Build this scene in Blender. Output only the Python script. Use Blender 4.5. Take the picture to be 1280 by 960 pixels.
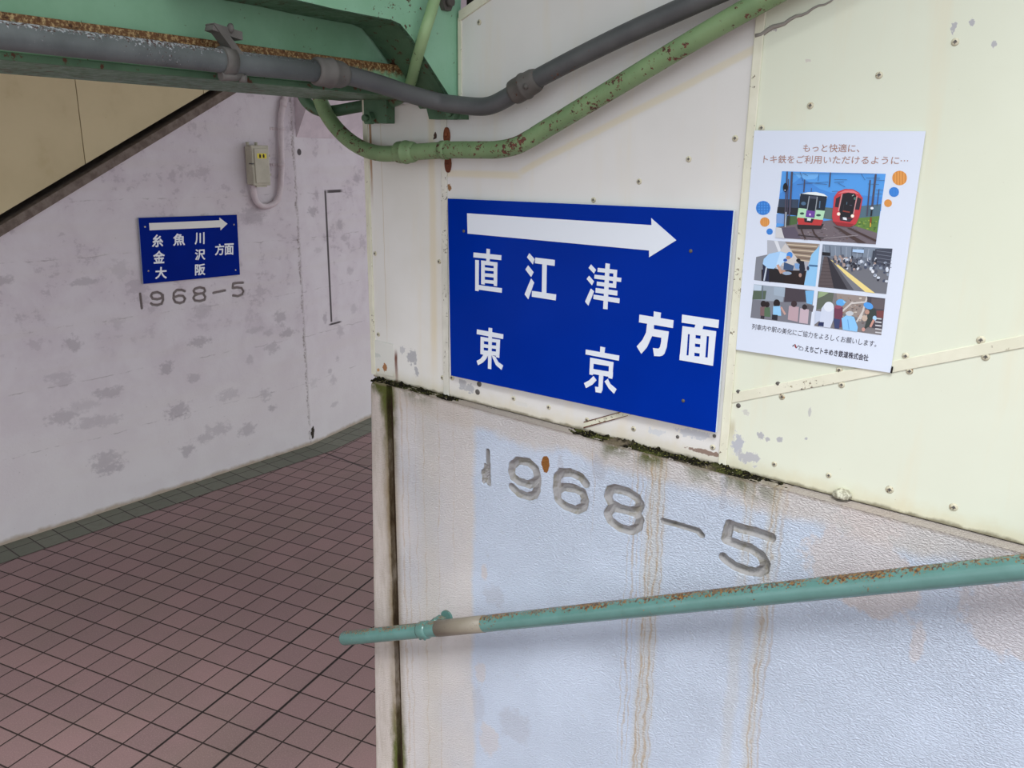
import bpy, bmesh, math, random
from mathutils import Vector, Matrix, noise as mnoise

for o in list(bpy.data.objects):
    bpy.data.objects.remove(o)
SC = bpy.context.scene
COL = SC.collection
random.seed(7)

# ------------------------------------------------------------------ camera, sky, exposure
FPX = 1020.78                       # focal length in pixels of a 1280 wide frame
PITCH = math.radians(15.518)
ROLL = math.radians(0.7032)
EYE = Vector((0, 0, 2.4))
CP, SP, CR, SR = math.cos(PITCH), math.sin(PITCH), math.cos(ROLL), math.sin(ROLL)
right = Vector((CR, SP * SR, CP * SR))
up = Vector((-SR, SP * CR, CP * CR))
fwd = Vector((0, CP, -SP))
cam = bpy.data.objects.new('camera', bpy.data.cameras.new('camera'))
COL.objects.link(cam)
mx = Matrix.Identity(4)
for i in range(3):
    mx[i][0], mx[i][1], mx[i][2], mx[i][3] = right[i], up[i], -fwd[i], EYE[i]
cam.matrix_world = mx
cam.data.sensor_width = 36.0
cam.data.lens = FPX / 1280 * 36
cam.data.clip_start = 0.02
SC.camera = cam

vs = SC.view_settings
SC.display_settings.display_device = 'sRGB'
vs.view_transform = 'Standard'
vs.look = 'None'
vs.gamma = 1
vs.use_curve_mapping = False
vs.exposure = 0.34

SKY_LOW, SKY_HIGH, SKY_STRENGTH = (0.80, 0.85, 0.92), (0.93, 0.97, 1.0), 0.92
world = bpy.data.worlds.new('overcast_sky')
SC.world = world
world.use_nodes = True
wn, wl = world.node_tree.nodes, world.node_tree.links
wn.clear()
wout = wn.new('ShaderNodeOutputWorld')
wbg = wn.new('ShaderNodeBackground')
wtc = wn.new('ShaderNodeTexCoord')
wsep = wn.new('ShaderNodeSeparateXYZ')
wramp = wn.new('ShaderNodeValToRGB')
wramp.color_ramp.elements[0].position = 0.0
wramp.color_ramp.elements[0].color = (*[c * 0.78 for c in SKY_LOW], 1)
wramp.color_ramp.elements[1].position = 0.75
wramp.color_ramp.elements[1].color = (*SKY_HIGH, 1)
wl.new(wtc.outputs['Generated'], wsep.inputs[0])
wl.new(wsep.outputs['Z'], wramp.inputs[0])
wl.new(wramp.outputs[0], wbg.inputs[0])
wbg.inputs[1].default_value = SKY_STRENGTH * 1.5
wl.new(wbg.outputs[0], wout.inputs[0])

# overcast sun, very soft, high behind the photographer's left shoulder
sun = bpy.data.objects.new('sun', bpy.data.lights.new('sun', 'SUN'))
COL.objects.link(sun)
sun.data.energy = 1.9
sun.data.angle = math.radians(20)
sun.data.color = (0.98, 0.99, 1.0)
sun.rotation_euler = Vector((0.16, 0.68, -1.0)).to_track_quat('-Z', 'Y').to_euler()

# ------------------------------------------------------------------ measured frames
def ray(x, y):
    X = (x - 640) / FPX
    Y = -(y - 480) / FPX
    X, Y = CR * X - SR * Y, SR * X + CR * Y
    return Vector((X, CP + SP * Y, -SP + CP * Y))

class Frame:
    """A wall: a runs along it, o stands out of it towards the room, z is height."""
    def __init__(self, ox, oy, deg):
        t = math.radians(deg)
        self.U = Vector((math.cos(t), math.sin(t), 0))
        self.N = Vector((math.sin(t), -math.cos(t), 0))
        self.O = Vector((ox, oy, 0))
        self.M = Matrix(((self.U.x, -self.N.x, 0, ox), (self.U.y, -self.N.y, 0, oy), (0, 0, 1, 0), (0, 0, 0, 1)))
    def pix(self, x, y, o=0.0):
        r = ray(x, y)
        k = ((self.O + self.N * o - EYE).dot(self.N)) / r.dot(self.N)
        X = EYE + r * k - self.O
        return X.dot(self.U), X.z
    def pixa(self, x, y, a):
        r = ray(x, y)
        k = ((self.O + self.U * a - EYE).dot(self.U)) / r.dot(self.U)
        X = EYE + r * k - self.O
        return X.dot(self.N), X.z

_t = math.radians(-36.145)
R = Frame(-1.556 * math.sin(_t), 1.556 * math.cos(_t), -36.145)      # the near wall
L = Frame(-1.711, 6.613, 52.3)                                       # the back wall
L2 = Frame(-1.711, 6.613, 64.3)                                      # its bend to the right
FL = Frame(0, 0, 0)

def P(fr, pts, o=0.0, cx=0.0, cy=0.0, s=1.0):
    return [fr.pix(cx + x / s, cy + y / s, o) for x, y in pts]

# ------------------------------------------------------------------ mesh builder
class MB:
    def __init__(self):
        self.v, self.f, self.m, self.sm = [], [], [], []
    def add(self, verts, faces, mat=0, smooth=False):
        b = len(self.v)
        self.v += [tuple(v) for v in verts]
        for f in faces:
            self.f.append([b + i for i in f]); self.m.append(mat); self.sm.append(smooth)
        return self
    def prism(self, poly, o0, o1, mat=0, side=None):
        n = len(poly)
        area = sum(poly[i][0] * poly[(i + 1) % n][1] - poly[(i + 1) % n][0] * poly[i][1] for i in range(n))
        if area < 0: poly = poly[::-1]
        vv = [(a, o1, z) for a, z in poly] + [(a, o0, z) for a, z in poly]
        self.add(vv, [list(range(n))], mat)
        b = len(self.v) - 2 * n
        s = mat if side is None else side
        self.f.append([b + n + i for i in range(n)][::-1]); self.m.append(s); self.sm.append(False)
        for i in range(n):
            j = (i + 1) % n
            self.f.append([b + i, b + n + i, b + n + j, b + j]); self.m.append(s); self.sm.append(False)
        return self
    def box(self, a0, a1, o0, o1, z0, z1, mat=0):
        return self.prism([(a0, z0), (a1, z0), (a1, z1), (a0, z1)], o0, o1, mat)
    def prism_a(self, poly_oz, a0, a1, mat=0):
        n = len(poly_oz)
        vv = [(a0, o, z) for o, z in poly_oz] + [(a1, o, z) for o, z in poly_oz]
        fs = [list(range(n)), [n + i for i in range(n)][::-1]]
        for i in range(n):
            j = (i + 1) % n
            fs.append([i, n + i, n + j, j])
        return self.add(vv, fs, mat)
    def tube(self, pts, r, seg=20, mat=0, caps=True, rs=None):
        pts = [Vector(p) for p in pts]
        n = len(pts)
        tang = []
        for i in range(n):
            t = (pts[min(i + 1, n - 1)] - pts[max(i - 1, 0)])
            tang.append(t.normalized())
        ref = Vector((0, 0, 1)) if abs(tang[0].z) < 0.9 else Vector((0, 1, 0))
        u = (ref - tang[0] * ref.dot(tang[0])).normalized()
        vv = []
        for i in range(n):
            u = (u - tang[i] * u.dot(tang[i])).normalized()
            w = tang[i].cross(u)
            rr = rs[i] if rs else r
            for k in range(seg):
                t = 2 * math.pi * k / seg
                vv.append(pts[i] + (u * math.cos(t) + w * math.sin(t)) * rr)
        fs = []
        for i in range(n - 1):
            for k in range(seg):
                k2 = (k + 1) % seg
                fs.append([i * seg + k, i * seg + k2, (i + 1) * seg + k2, (i + 1) * seg + k])
        self.add(vv, fs, mat, True)
        if caps:
            b = len(self.v) - len(vv)
            self.f.append([b + k for k in range(seg)][::-1]); self.m.append(mat); self.sm.append(False)
            self.f.append([b + (n - 1) * seg + k for k in range(seg)]); self.m.append(mat); self.sm.append(False)
        return self
    def dome(self, a, o, z, r, h, mat=0, seg=14, rings=4):
        vv, fs = [], []
        for i in range(rings):
            t = i / rings * math.pi / 2
            for k in range(seg):
                p = 2 * math.pi * k / seg
                vv.append((a + r * math.cos(t) * math.cos(p), o + h * math.sin(t), z + r * math.cos(t) * math.sin(p)))
        vv.append((a, o + h, z))
        for i in range(rings - 1):
            for k in range(seg):
                k2 = (k + 1) % seg
                fs.append([i * seg + k, i * seg + k2, (i + 1) * seg + k2, (i + 1) * seg + k])
        for k in range(seg):
            fs.append([(rings - 1) * seg + k, (rings - 1) * seg + (k + 1) % seg, len(vv) - 1])
        fs.append(list(range(seg))[::-1])
        return self.add(vv, fs, mat, True)
    def disc(self, a, z, r, o0, o1, mat=0, seg=24, rz=None):
        rz = rz or r
        return self.prism([(a + r * math.cos(2 * math.pi * k / seg), z + rz * math.sin(2 * math.pi * k / seg)) for k in range(seg)], o0, o1, mat)
    def build(self, name, mats, fr=FL, origin=(0, 0, 0), parent=None, bevel=0, recalc=True):
        ao, oo, zo = origin
        me = bpy.data.meshes.new(name)
        me.from_pydata([(a - ao, -(o - oo), z - zo) for a, o, z in self.v], [], self.f)
        for m in (mats if isinstance(mats, (list, tuple)) else [mats]):
            me.materials.append(m)
        for p, mi, s in zip(me.polygons, self.m, self.sm):
            p.material_index = mi; p.use_smooth = s
        if recalc:
            bm = bmesh.new(); bm.from_mesh(me)
            bmesh.ops.recalc_face_normals(bm, faces=bm.faces)
            bm.to_mesh(me); bm.free()
        me.update()
        o = bpy.data.objects.new(name, me)
        COL.objects.link(o)
        if parent is not None:
            o.parent = parent
        else:
            o.matrix_world = fr.M @ Matrix.Translation((ao, -oo, zo))
        if bevel:
            b = o.modifiers.new('edge', 'BEVEL'); b.width = bevel; b.segments = 2; b.limit_method = 'ANGLE'
            b.angle_limit = math.radians(40)
        return o

def empty(name, fr, origin):
    o = bpy.data.objects.new(name, None)
    COL.objects.link(o)
    o.empty_display_size = 0.05
    o.matrix_world = fr.M @ Matrix.Translation((origin[0], -origin[1], origin[2]))
    return o

def tag(o, label=None, cat=None, group=None, kind=None):
    if label: o['label'] = label
    if cat: o['category'] = cat
    if group: o['group'] = group
    if kind: o['kind'] = kind
    return o

def smooth_path(pts, n=8):
    """Catmull-Rom through 3D points."""
    p = [Vector(q) for q in pts]
    p = [p[0] * 2 - p[1]] + p + [p[-1] * 2 - p[-2]]
    out = []
    for i in range(1, len(p) - 2):
        for k in range(n):
            t = k / n
            a, b, c, d = p[i - 1], p[i], p[i + 1], p[i + 2]
            out.append(0.5 * ((2 * b) + (c - a) * t + (2 * a - 5 * b + 4 * c - d) * t * t + (3 * b - a - 3 * c + d) * t ** 3))
    out.append(p[-2])
    return out

# ------------------------------------------------------------------ shader helper
def lin(c):
    c = c / 255
    return c / 12.92 if c <= 0.04045 else ((c + 0.055) / 1.055) ** 2.4
def rgb(r, g, b): return (lin(r), lin(g), lin(b), 1)

class V:
    def __init__(self, g, s): self.g, self.s = g, s
    def _op(self, op, b, swap=False):
        return self.g.math(op, b if swap else self, self if swap else b)
    def __add__(self, b): return self._op('ADD', b)
    __radd__ = __add__
    def __sub__(self, b): return self._op('SUBTRACT', b)
    def __rsub__(self, b): return self._op('SUBTRACT', b, True)
    def __mul__(self, b): return self._op('MULTIPLY', b)
    __rmul__ = __mul__
    def __truediv__(self, b): return self._op('DIVIDE', b)

class G:
    def __init__(self, name, rough=0.7, spec=0.3, metal=0.0, origin=(0, 0, 0)):
        self.mat = bpy.data.materials.new(name)
        self.mat.use_nodes = True
        self.t = self.mat.node_tree
        self.bsdf = self.t.nodes['Principled BSDF']
        self.bsdf.inputs['Roughness'].default_value = rough
        self.bsdf.inputs['Specular IOR Level'].default_value = spec
        self.bsdf.inputs['Metallic'].default_value = metal
        tc = self.t.nodes.new('ShaderNodeTexCoord')
        if any(origin):
            add = self.t.nodes.new('ShaderNodeVectorMath'); add.operation = 'ADD'
            self.t.links.new(tc.outputs['Object'], add.inputs[0])
            add.inputs[1].default_value = (origin[0], -origin[1], origin[2])
            self.vec = add.outputs[0]
        else:
            self.vec = tc.outputs['Object']
        sp = self.t.nodes.new('ShaderNodeSeparateXYZ')
        self.t.links.new(self.vec, sp.inputs[0])
        self.x, self.y, self.z = [V(self, sp.outputs[i]) for i in range(3)]
    def put(self, sock, val):
        if isinstance(val, V): self.t.links.new(val.s, sock)
        elif hasattr(val, 'is_output'): self.t.links.new(val, sock)
        else: sock.default_value = val
    def math(self, op, a, b=None, clamp=False):
        n = self.t.nodes.new('ShaderNodeMath'); n.operation = op; n.use_clamp = clamp
        self.put(n.inputs[0], a)
        if b is not None: self.put(n.inputs[1], b)
        return V(self, n.outputs[0])
    def abs(self, a): return self.math('ABSOLUTE', a)
    def max(self, a, b): return self.math('MAXIMUM', a, b)
    def min(self, a, b): return self.math('MINIMUM', a, b)
    def ss(self, x, lo, hi, t0=0.0, t1=1.0):
        n = self.t.nodes.new('ShaderNodeMapRange'); n.interpolation_type = 'SMOOTHSTEP'
        self.put(n.inputs['Value'], x)
        if hi < lo: lo, hi, t0, t1 = hi, lo, t1, t0
        n.inputs['From Min'].default_value = lo; n.inputs['From Max'].default_value = hi
        n.inputs['To Min'].default_value = t0; n.inputs['To Max'].default_value = t1
        return V(self, n.outputs[0])
    def scaled(self, sx, sy, sz, rot=0):
        n = self.t.nodes.new('ShaderNodeMapping')
        self.t.links.new(self.vec, n.inputs[0])
        n.inputs['Scale'].default_value = (sx, sy, sz)
        n.inputs['Rotation'].default_value = (0, rot, 0)
        return n.outputs[0]
    def noise(self, scale, detail=4, rough=0.6, vec=None, dist=0.0):
        n = self.t.nodes.new('ShaderNodeTexNoise')
        self.t.links.new(vec or self.vec, n.inputs['Vector'])
        n.inputs['Scale'].default_value = scale; n.inputs['Detail'].default_value = detail
        n.inputs['Roughness'].default_value = rough; n.inputs['Distortion'].default_value = dist
        return V(self, n.outputs['Fac'])
    def voro(self, scale, vec=None, feature='F1'):
        n = self.t.nodes.new('ShaderNodeTexVoronoi'); n.feature = feature
        self.t.links.new(vec or self.vec, n.inputs['Vector'])
        n.inputs['Scale'].default_value = scale
        return V(self, n.outputs['Distance'])
    def mix(self, fac, a, b):
        n = self.t.nodes.new('ShaderNodeMix'); n.data_type = 'RGBA'
        self.put(n.inputs[0], fac); self.put(n.inputs[6], a); self.put(n.inputs[7], b)
        return n.outputs[2]
    def blob(self, a, z, ra, rz, k=1.6, scale=25, nz=None, soft=0.12):
        n = nz if nz is not None else self.noise(scale, 5, 0.65)
        dx = (self.x - a) * (1 / ra); dz = (self.z - z) * (1 / rz)
        d = self.math('SQRT', dx * dx + dz * dz) + (n - 0.5) * (2 * k)
        return self.ss(d, 1.0 + soft, 1.0 - soft)
    def line(self, a, w, z0, z1, wob=0.0, nz=None, fade=0.05):
        """vertical run of stain at a, from height z1 down to z0"""
        x = self.x - a
        if wob: x = x + (nz - 0.5) * wob
        m = self.ss(self.abs(x), w, w * 0.25)
        return m * self.ss(self.z, z0, z0 + fade * 3) * self.ss(self.z, z1 + fade * 0.3, z1 - fade * 0.3)
    def color(self, c): self.put(self.bsdf.inputs['Base Color'], c)
    def rough(self, r): self.put(self.bsdf.inputs['Roughness'], r)
    def bump(self, h, strength=0.5, dist=0.005):
        n = self.t.nodes.new('ShaderNodeBump')
        n.inputs['Strength'].default_value = strength; n.inputs['Distance'].default_value = dist
        self.put(n.inputs['Height'], h)
        self.t.links.new(n.outputs[0], self.bsdf.inputs['Normal'])
    def normal_z(self):
        n = self.t.nodes.new('ShaderNodeNewGeometry')
        s = self.t.nodes.new('ShaderNodeSeparateXYZ')
        self.t.links.new(n.outputs['Normal'], s.inputs[0])
        return V(self, s.outputs[2])

def flat(name, col, rough=0.7, spec=0.3, metal=0.0):
    g = G(name, rough, spec, metal); g.color(col); return g.mat

OC = 0.03                           # how far the concrete stands proud of the panels
# ------------------------------------------------------------------ materials
def mat_concrete_near():
    g = G('painted_stucco_near', 0.75, 0.25)
    n1 = g.noise(7, 6, 0.65); n2 = g.noise(45, 4, 0.6); n3 = g.noise(3.0, 3, 0.5)
    pink, blue = rgb(214, 209, 207), rgb(201, 212, 229)
    xb = P(R, [(592, 700)], OC)[0][0]
    side = g.ss(g.x + (n1 - 0.5) * 0.05, xb - 0.012, xb + 0.012)
    top = g.ss(g.z + (n1 - 0.5) * 0.09 + g.x * 0.015, 1.70, 1.735)      # pink band under the ledge
    right_p = g.blob(-0.28, 1.66, 0.10, 0.10, 1.4, nz=n1, soft=0.12)
    c = g.mix(side, pink, blue)
    c = g.mix(top * 0.8, c, rgb(208, 199, 191))
    c = g.mix(right_p * 0.75, c, rgb(214, 203, 199))
    for (px, py, ra, rz) in [(1262, 772, 0.075, 0.07), (1146, 805, 0.012, 0.035), (605, 716, 0.012, 0.02), (600, 840, 0.02, 0.04), (612, 925, 0.03, 0.05)]:
        a, z = P(R, [(px, py)], OC)[0]
        c = g.mix(g.blob(a, z, ra, rz, 1.5, nz=n2 * 0.5 + n1 * 0.5, soft=0.2) * 0.6, c, rgb(214, 202, 197))
    for (px, py, ra, rz) in [(615, 745, 0.035, 0.03), (598, 880, 0.02, 0.05), (645, 910, 0.05, 0.05), (700, 600, 0.008, 0.05), (748, 585, 0.02, 0.03), (905, 610, 0.008, 0.05)]:
        a, z = P(R, [(px, py)], OC)[0]
        c = g.mix(g.blob(a, z, ra, rz, 1.7, nz=n2 * 0.5 + n1 * 0.5, soft=0.3) * 0.5, c, rgb(184, 187, 198))
    # mottling
    c = g.mix(g.ss(n3, 0.45, 0.75) * 0.35, c, rgb(184, 192, 206))
    c = g.mix(g.ss(n2, 0.62, 0.8) * 0.25, c, rgb(180, 178, 176))
    # rust runs, in clusters under the ledge and on past the rail
    wob = g.noise(14, 4, 0.65, g.scaled(1.6, 1, 0.8)); fine = g.noise(60, 3, 0.6, g.scaled(1, 1, 0.35))
    runs = None
    spec = []
    for px, w, s, zb in [(797, .0035, .7, .9), (803, .002, .6, .9), (815, .0035, 1, .3), (819, .002, .8, .3), (826, .004, 1, .3), (833, .0025, .7, .4),
                         (790, .002, .5, .9), (808, .002, .5, 1.3), (742, .0025, .45, 1.5), (936, .0025, .6, 1.5), (944, .0025, .7, 1.5), (970, .003, .8, .5), (976, .003, .7, .5),
                         (985, .004, .5, .6), (530, .002, .5, .3), (548, .002, .5, .3), (510, .003, .5, .3), (520, .002, .45, .9), (567, .002, .35, 1.2), (503, .004, .6, .3)]:
        spec.append((P(R, [(px, 590)], OC)[0][0], w, s, zb))
    for a, w, s, zb in spec:
        m = g.line(a, w * 1.1, zb, 1.79, 0.035, wob) * s
        runs = m if runs is None else g.max(runs, m)
    runs = runs * g.ss(fine, 0.3, 0.6, 0.3, 1.0)
    halo = None
    for px, w, s in [(822, .035, .55), (972, .022, .5), (535, .05, .3), (940, .02, .3)]:
        m = g.line(P(R, [(px, 590)], OC)[0][0], w, .2, 1.79, 0.03, wob) * s
        halo = m if halo is None else g.max(halo, m)
    c = g.mix(halo * 0.8, c, rgb(204, 196, 178))
    c = g.mix(runs * 0.62, c, rgb(180, 150, 104))
    # rough pier left of the joint
    xj = P(R, [(492, 700)], OC)[0][0]
    pier = g.ss(g.x, xj + 0.004, xj - 0.004)
    pc = g.mix(g.ss(g.noise(30, 5, 0.7, g.scaled(1.6, 1, 0.3)), 0.4, 0.75) * 0.6, rgb(212, 202, 194), rgb(178, 164, 146))
    c = g.mix(pier * 0.9, c, pc)
    # moss and dirt running down the joint, and over the ledge edge
    jn = g.noise(14, 5, 0.7, g.scaled(1, 1, 0.4))
    d = g.abs(g.x - xj + (jn - 0.5) * 0.02)
    c = g.mix(g.ss(d, 0.042, 0.004) * g.ss(jn, 0.3, 0.6, 0.5, 0.95), c, rgb(140, 120, 84))
    gz = g.max(g.ss(g.z, 1.52, 1.78), g.ss(g.z, 0.85, 0.6))
    c = g.mix(g.ss(d + (n2 - 0.5) * 0.03, 0.042, 0.012) * gz * g.ss(jn, 0.36, 0.55), c, rgb(92, 100, 44))
    c = g.mix(g.ss(d, 0.013, 0.003), c, rgb(58, 42, 26))
    edge = None
    for px, w, s in [(475, .07, 1), (520, .09, .6), (770, .05, .9), (815, .05, 1), (880, .06, .6), (925, .05, .8), (960, .05, .5)]:
        a = P(R, [(px, 540)], OC)[0][0]
        m = g.ss(g.abs(g.x - a), w, w * 0.2) * s
        edge = m if edge is None else g.max(edge, m)
    low = g.ss(g.z + (jn - 0.5) * 0.09 + g.x * 0.0225, 1.722, 1.764)
    c = g.mix(edge * low * g.ss(n2, 0.3, 0.5), c, rgb(88, 94, 42))
    c = g.mix(g.ss(g.z + g.x * 0.0225 + (n2 - 0.5) * 0.01, 1.757, 1.764) * 0.55, c, rgb(150, 134, 118))
    # one brown chip beside the 9, one grey broken patch below the 1
    a, z = P(R, [(682, 580)], OC)[0]
    c = g.mix(g.blob(a, z, .011, .022, 0.5, nz=n2, soft=0.05), c, rgb(142, 92, 44))
    a, z = P(R, [(1055, 618)], OC)[0]
    # inside the cut figures: darker grey than the face, for contrast
    cut = g.ss(g.y, -OC + .0012, -OC + .003) * g.ss(g.z, 1.76, 1.75) * g.ss(g.x, -1.29, -1.275)
    c = g.mix(cut * 0.9, c, rgb(156, 152, 149))
    c = g.mix(cut * g.ss(n2, 0.5, 0.66) * 0.55, c, rgb(126, 120, 100))
    g.color(c)
    st = g.noise(240, 3, 0.6, g.scaled(0.7, 1, 1.5, 0.5)); st2 = g.noise(500, 2, 0.5)
    soft = g.ss(g.noise(5, 2, 0.5), 0.3, 0.6, 0.55, 1.0)
    g.bump((g.ss(st, 0.35, 0.65) * soft + st2 * 0.2) * (1.0 - cut * 0.8), 0.72, 0.0042)
    return g.mat

def mat_concrete_back(name, seed):
    g = G(name, 0.8, 0.2)
    n5 = g.noise(24, 6, 0.7, g.scaled(0.85, 1, 1.15)); n1 = g.noise(3.2, 5, 0.6, dist=0.3); n2 = g.noise(9, 5, 0.6); n3 = g.noise(60, 4, 0.6); nb = g.noise(2.2, 3, 0.5, g.scaled(0.4, 1, 5))
    c = g.mix(g.ss(n1, 0.35, 0.65), rgb(212, 205, 209), rgb(204, 194, 200))
    c = g.mix(g.ss(nb, 0.45, 0.7) * 0.35, c, rgb(206, 198, 196))
    zz = g.ss(g.z, 1.3, 0.3)
    c = g.mix(zz * 0.5, c, rgb(216, 210, 208))  # lighter towards the foot: stronger light low down, put into the colour
    sp = random.Random(seed)
    dirt = None
    spots = []
    for k in range(44):
        spots.append((sp.uniform(-2.4, -0.1), sp.uniform(0.25, 2.0), sp.uniform(.02, .10), sp.uniform(.02, .06)))
    if seed == 5:
        spots = [(sp.uniform(0.05, 0.8), sp.uniform(0.2, 2.3), sp.uniform(.02, .06), sp.uniform(.02, .05)) for k in range(16)]
    for a, z, ra, rz in spots:
        m = g.blob(a, z, ra, rz, 2.2, nz=n5, soft=0.4) * sp.uniform(.4, 1)
        dirt = m if dirt is None else g.max(dirt, m)
    c = g.mix(dirt * 0.6, c, rgb(160, 151, 157))
    big = g.ss(n5 * 0.5 + n2 * 0.5 + (n1 - 0.5) * 0.7, 0.55, 0.62) * g.ss(g.z, 0.9, 1.4)
    c = g.mix(big * 0.45, c, rgb(170, 160, 167))
    # hairline board marks and cracks
    for zl in (0.55, 0.95, 1.32, 1.75, 2.1):
        m = g.ss(g.abs(g.z - zl + (n1 - 0.5) * 0.06 + (n2 - 0.5) * 0.03), 0.005, 0.001) * g.ss(n2, 0.46, 0.62)
        c = g.mix(m * 0.4, c, rgb(130, 118, 118))
    c = g.mix(g.ss(n3, 0.66, 0.74) * 0.5, c, rgb(120, 108, 106))
    c = g.mix(g.ss(g.z + (n2 - 0.5) * 0.06, 0.045, 0.01) * 0.7, c, rgb(150, 128, 96))
    # crumbled seam at the bend of the wall
    seam = g.ss(g.abs(g.x + 0.015 + (n2 - 0.5) * 0.09 + (n3 - 0.5) * 0.03), 0.016, 0.003) * g.ss(n2 * 0.5 + n3 * 0.5, 0.42, 0.6)
    c = g.mix(seam * 0.7, c, rgb(112, 100, 92))
    if seed == 5:
        def box_mark(q, hw, hz):
            a, z = L2.pix(*q)
            return g.ss(g.abs(g.x - a), hw * 1.3, hw * 0.7) * g.ss(g.abs(g.z - z), hz * 1.02, hz * 0.98)
        z0 = L2.pix(408, 240)[1]; z1 = L2.pix(413, 405)[1]
        m = box_mark((410.5, 322), 0.012, (z0 - z1) / 2)
        m = g.max(m, box_mark((418, 239), 0.10, 0.012)); m = g.max(m, box_mark((419, 404), 0.08, 0.008))
        a, z = L2.pix(374, 190)
        dx, dz = (g.x - a), (g.z - z)
        m = g.max(m, g.ss(g.math('SQRT', dx * dx + dz * dz), 0.028, 0.022))
        c = g.mix(m * 0.9, c, rgb(48, 40, 40))
    a, z = (L2 if seed == 5 else L).pix(391, 541)
    c = g.mix(g.blob(a, z, .022, .05, 1.3, nz=n5, soft=0.1), c, rgb(52, 44, 36))
    c = g.mix(g.ss(g.y, 0.002, 0.006), c, rgb(128, 118, 116))
    g.color(c)
    g.bump(n3 * 0.6 + n2 * 0.5 + g.noise(200, 2) * 0.2, 0.35, 0.006)
    return g.mat

def mat_panel(name, base, base2, origin, chips=(), streaks=(), ghost=None, rough=0.42):
    g = G(name, rough, 0.35, origin=origin)
    n1 = g.noise(2.5, 4, 0.55); n2 = g.noise(26, 5, 0.65); n6 = g.noise(80, 6, 0.72); n3 = g.noise(120, 3, 0.6); nf = g.noise(170, 2, 0.5)
    c = g.mix(g.ss(n1, 0.35, 0.65), base, base2)
    c = g.mix(g.ss(g.noise(5, 4, 0.6, g.scaled(3, 1, 0.35)), 0.5, 0.75) * 0.3, c, rgb(222, 208, 176))
    # grime gathered along the lower edge
    gr = g.ss(g.z + (n2 - 0.5) * 0.04 + g.x * 0.0225, 1.81, 1.766)
    c = g.mix(gr * 0.45, c, rgb(200, 186, 146))
    c = g.mix(g.ss(g.z + (n2 - 0.5) * 0.02 + g.x * 0.0225, 1.776, 1.768) * 0.75, c, rgb(92, 82, 58))
    for a, w, z0, z1, s, col in streaks:
        c = g.mix(g.line(a, w, z0, z1, 0.008, g.noise(12, 3)) * s, c, col)
    if ghost:
        (a0, z0), (a1, z1), w = ghost
        k = (z1 - z0) / (a1 - a0)
        m = g.ss(g.abs(g.z - (g.x - a0) * k - z0 + (n1 - .5) * 0.02), w, w * 0.3) * g.ss(g.x, a0 - .02, a0 + .02) * g.ss(g.x, a1 + .06, a1)
        m = g.max(m, g.ss(g.abs(g.z - z0 + 0.004), w, w * 0.3) * g.ss(g.x, a0 + .02, a0 - .01))
        c = g.mix(m * 0.45, c, rgb(222, 208, 164))
    for ch in chips:
        a, z, ra, rz = ch[:4]
        col = ch[4] if len(ch) > 4 else rgb(176, 176, 178)
        c = g.mix(g.blob(a, z, ra * 1.08, rz * 1.08, 2.2, nz=n6, soft=0.08) * 0.4, c, rgb(240, 238, 228))
        c = g.mix(g.blob(a, z, ra, rz, 2.2, nz=n6, soft=0.05), c, col)
    c = g.mix(g.ss(n3, 0.735, 0.76) * 0.6, c, rgb(110, 90, 62))
    g.color(c)
    g.bump(n1 * 0.6 + n2 * 0.25 + nf * 0.12, 0.12, 0.004)
    return g.mat

def mat_steel(name='green_painted_steel', base=(142, 190, 158), rust=0.5, scale=60, base2=(120, 172, 140), toprust=None, rough=0.5):
    g = G(name, rough, 0.35)
    n1 = g.noise(6, 4, 0.6); n2 = g.noise(scale, 5, 0.7); n3 = g.noise(9, 3, 0.6)
    c = g.mix(g.ss(n1, 0.35, 0.7), rgb(*base), rgb(*base2))
    thr = 0.72 - 0.12 * rust
    c = g.mix(g.ss(n2 + (n3 - 0.5) * 0.35, thr, thr + 0.02), c, rgb(84, 50, 34))
    if toprust:
        z0, z1 = toprust
        n4 = g.noise(150, 4, 0.7); n5 = g.noise(90, 3, 0.6)
        rc = g.mix(g.ss(n4, 0.45, 0.68), rgb(98, 62, 32), rgb(188, 160, 112))
        rc = g.mix(g.ss(g.noise(60, 3), .55, .68), rc, rgb(66, 40, 24))
        c = g.mix(g.ss(g.z + (n5 - 0.5) * 0.035, z0, z1), c, rc)
    g.color(c)
    g.rough(g.ss(n2, 0.3, 0.8, rough - 0.1, rough + 0.25))
    g.bump(n2 * 0.4 + g.noise(220, 2) * 0.2, 0.25, 0.003)
    return g.mat

def mat_pipe(name, base, base2, speck, spcol, scale=90, rough=0.45, top=0.0, spec=0.4):
    g = G(name, rough, spec)
    n1 = g.noise(10, 4, 0.6); n2 = g.noise(scale, 5, 0.7); n3 = g.noise(8, 3, 0.6)
    c = g.mix(g.ss(n1, 0.35, 0.65), base, base2)
    thr = 0.70 - 0.1 * speck
    v = n2 + (n3 - 0.5) * 0.5
    if top: v = v + g.ss(g.normal_z(), 0.25, 0.95) * top
    m = g.ss(v, thr, thr + 0.03)
    c = g.mix(m, c, g.mix(g.ss(g.noise(200, 2), 0.4, 0.6), spcol, rgb(70, 48, 40)))
    g.color(c)
    g.rough(m * 0.3 + rough)
    g.bump(n2 * 0.4 + n1 * 0.3, 0.2, 0.003)
    return g.mat

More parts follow.
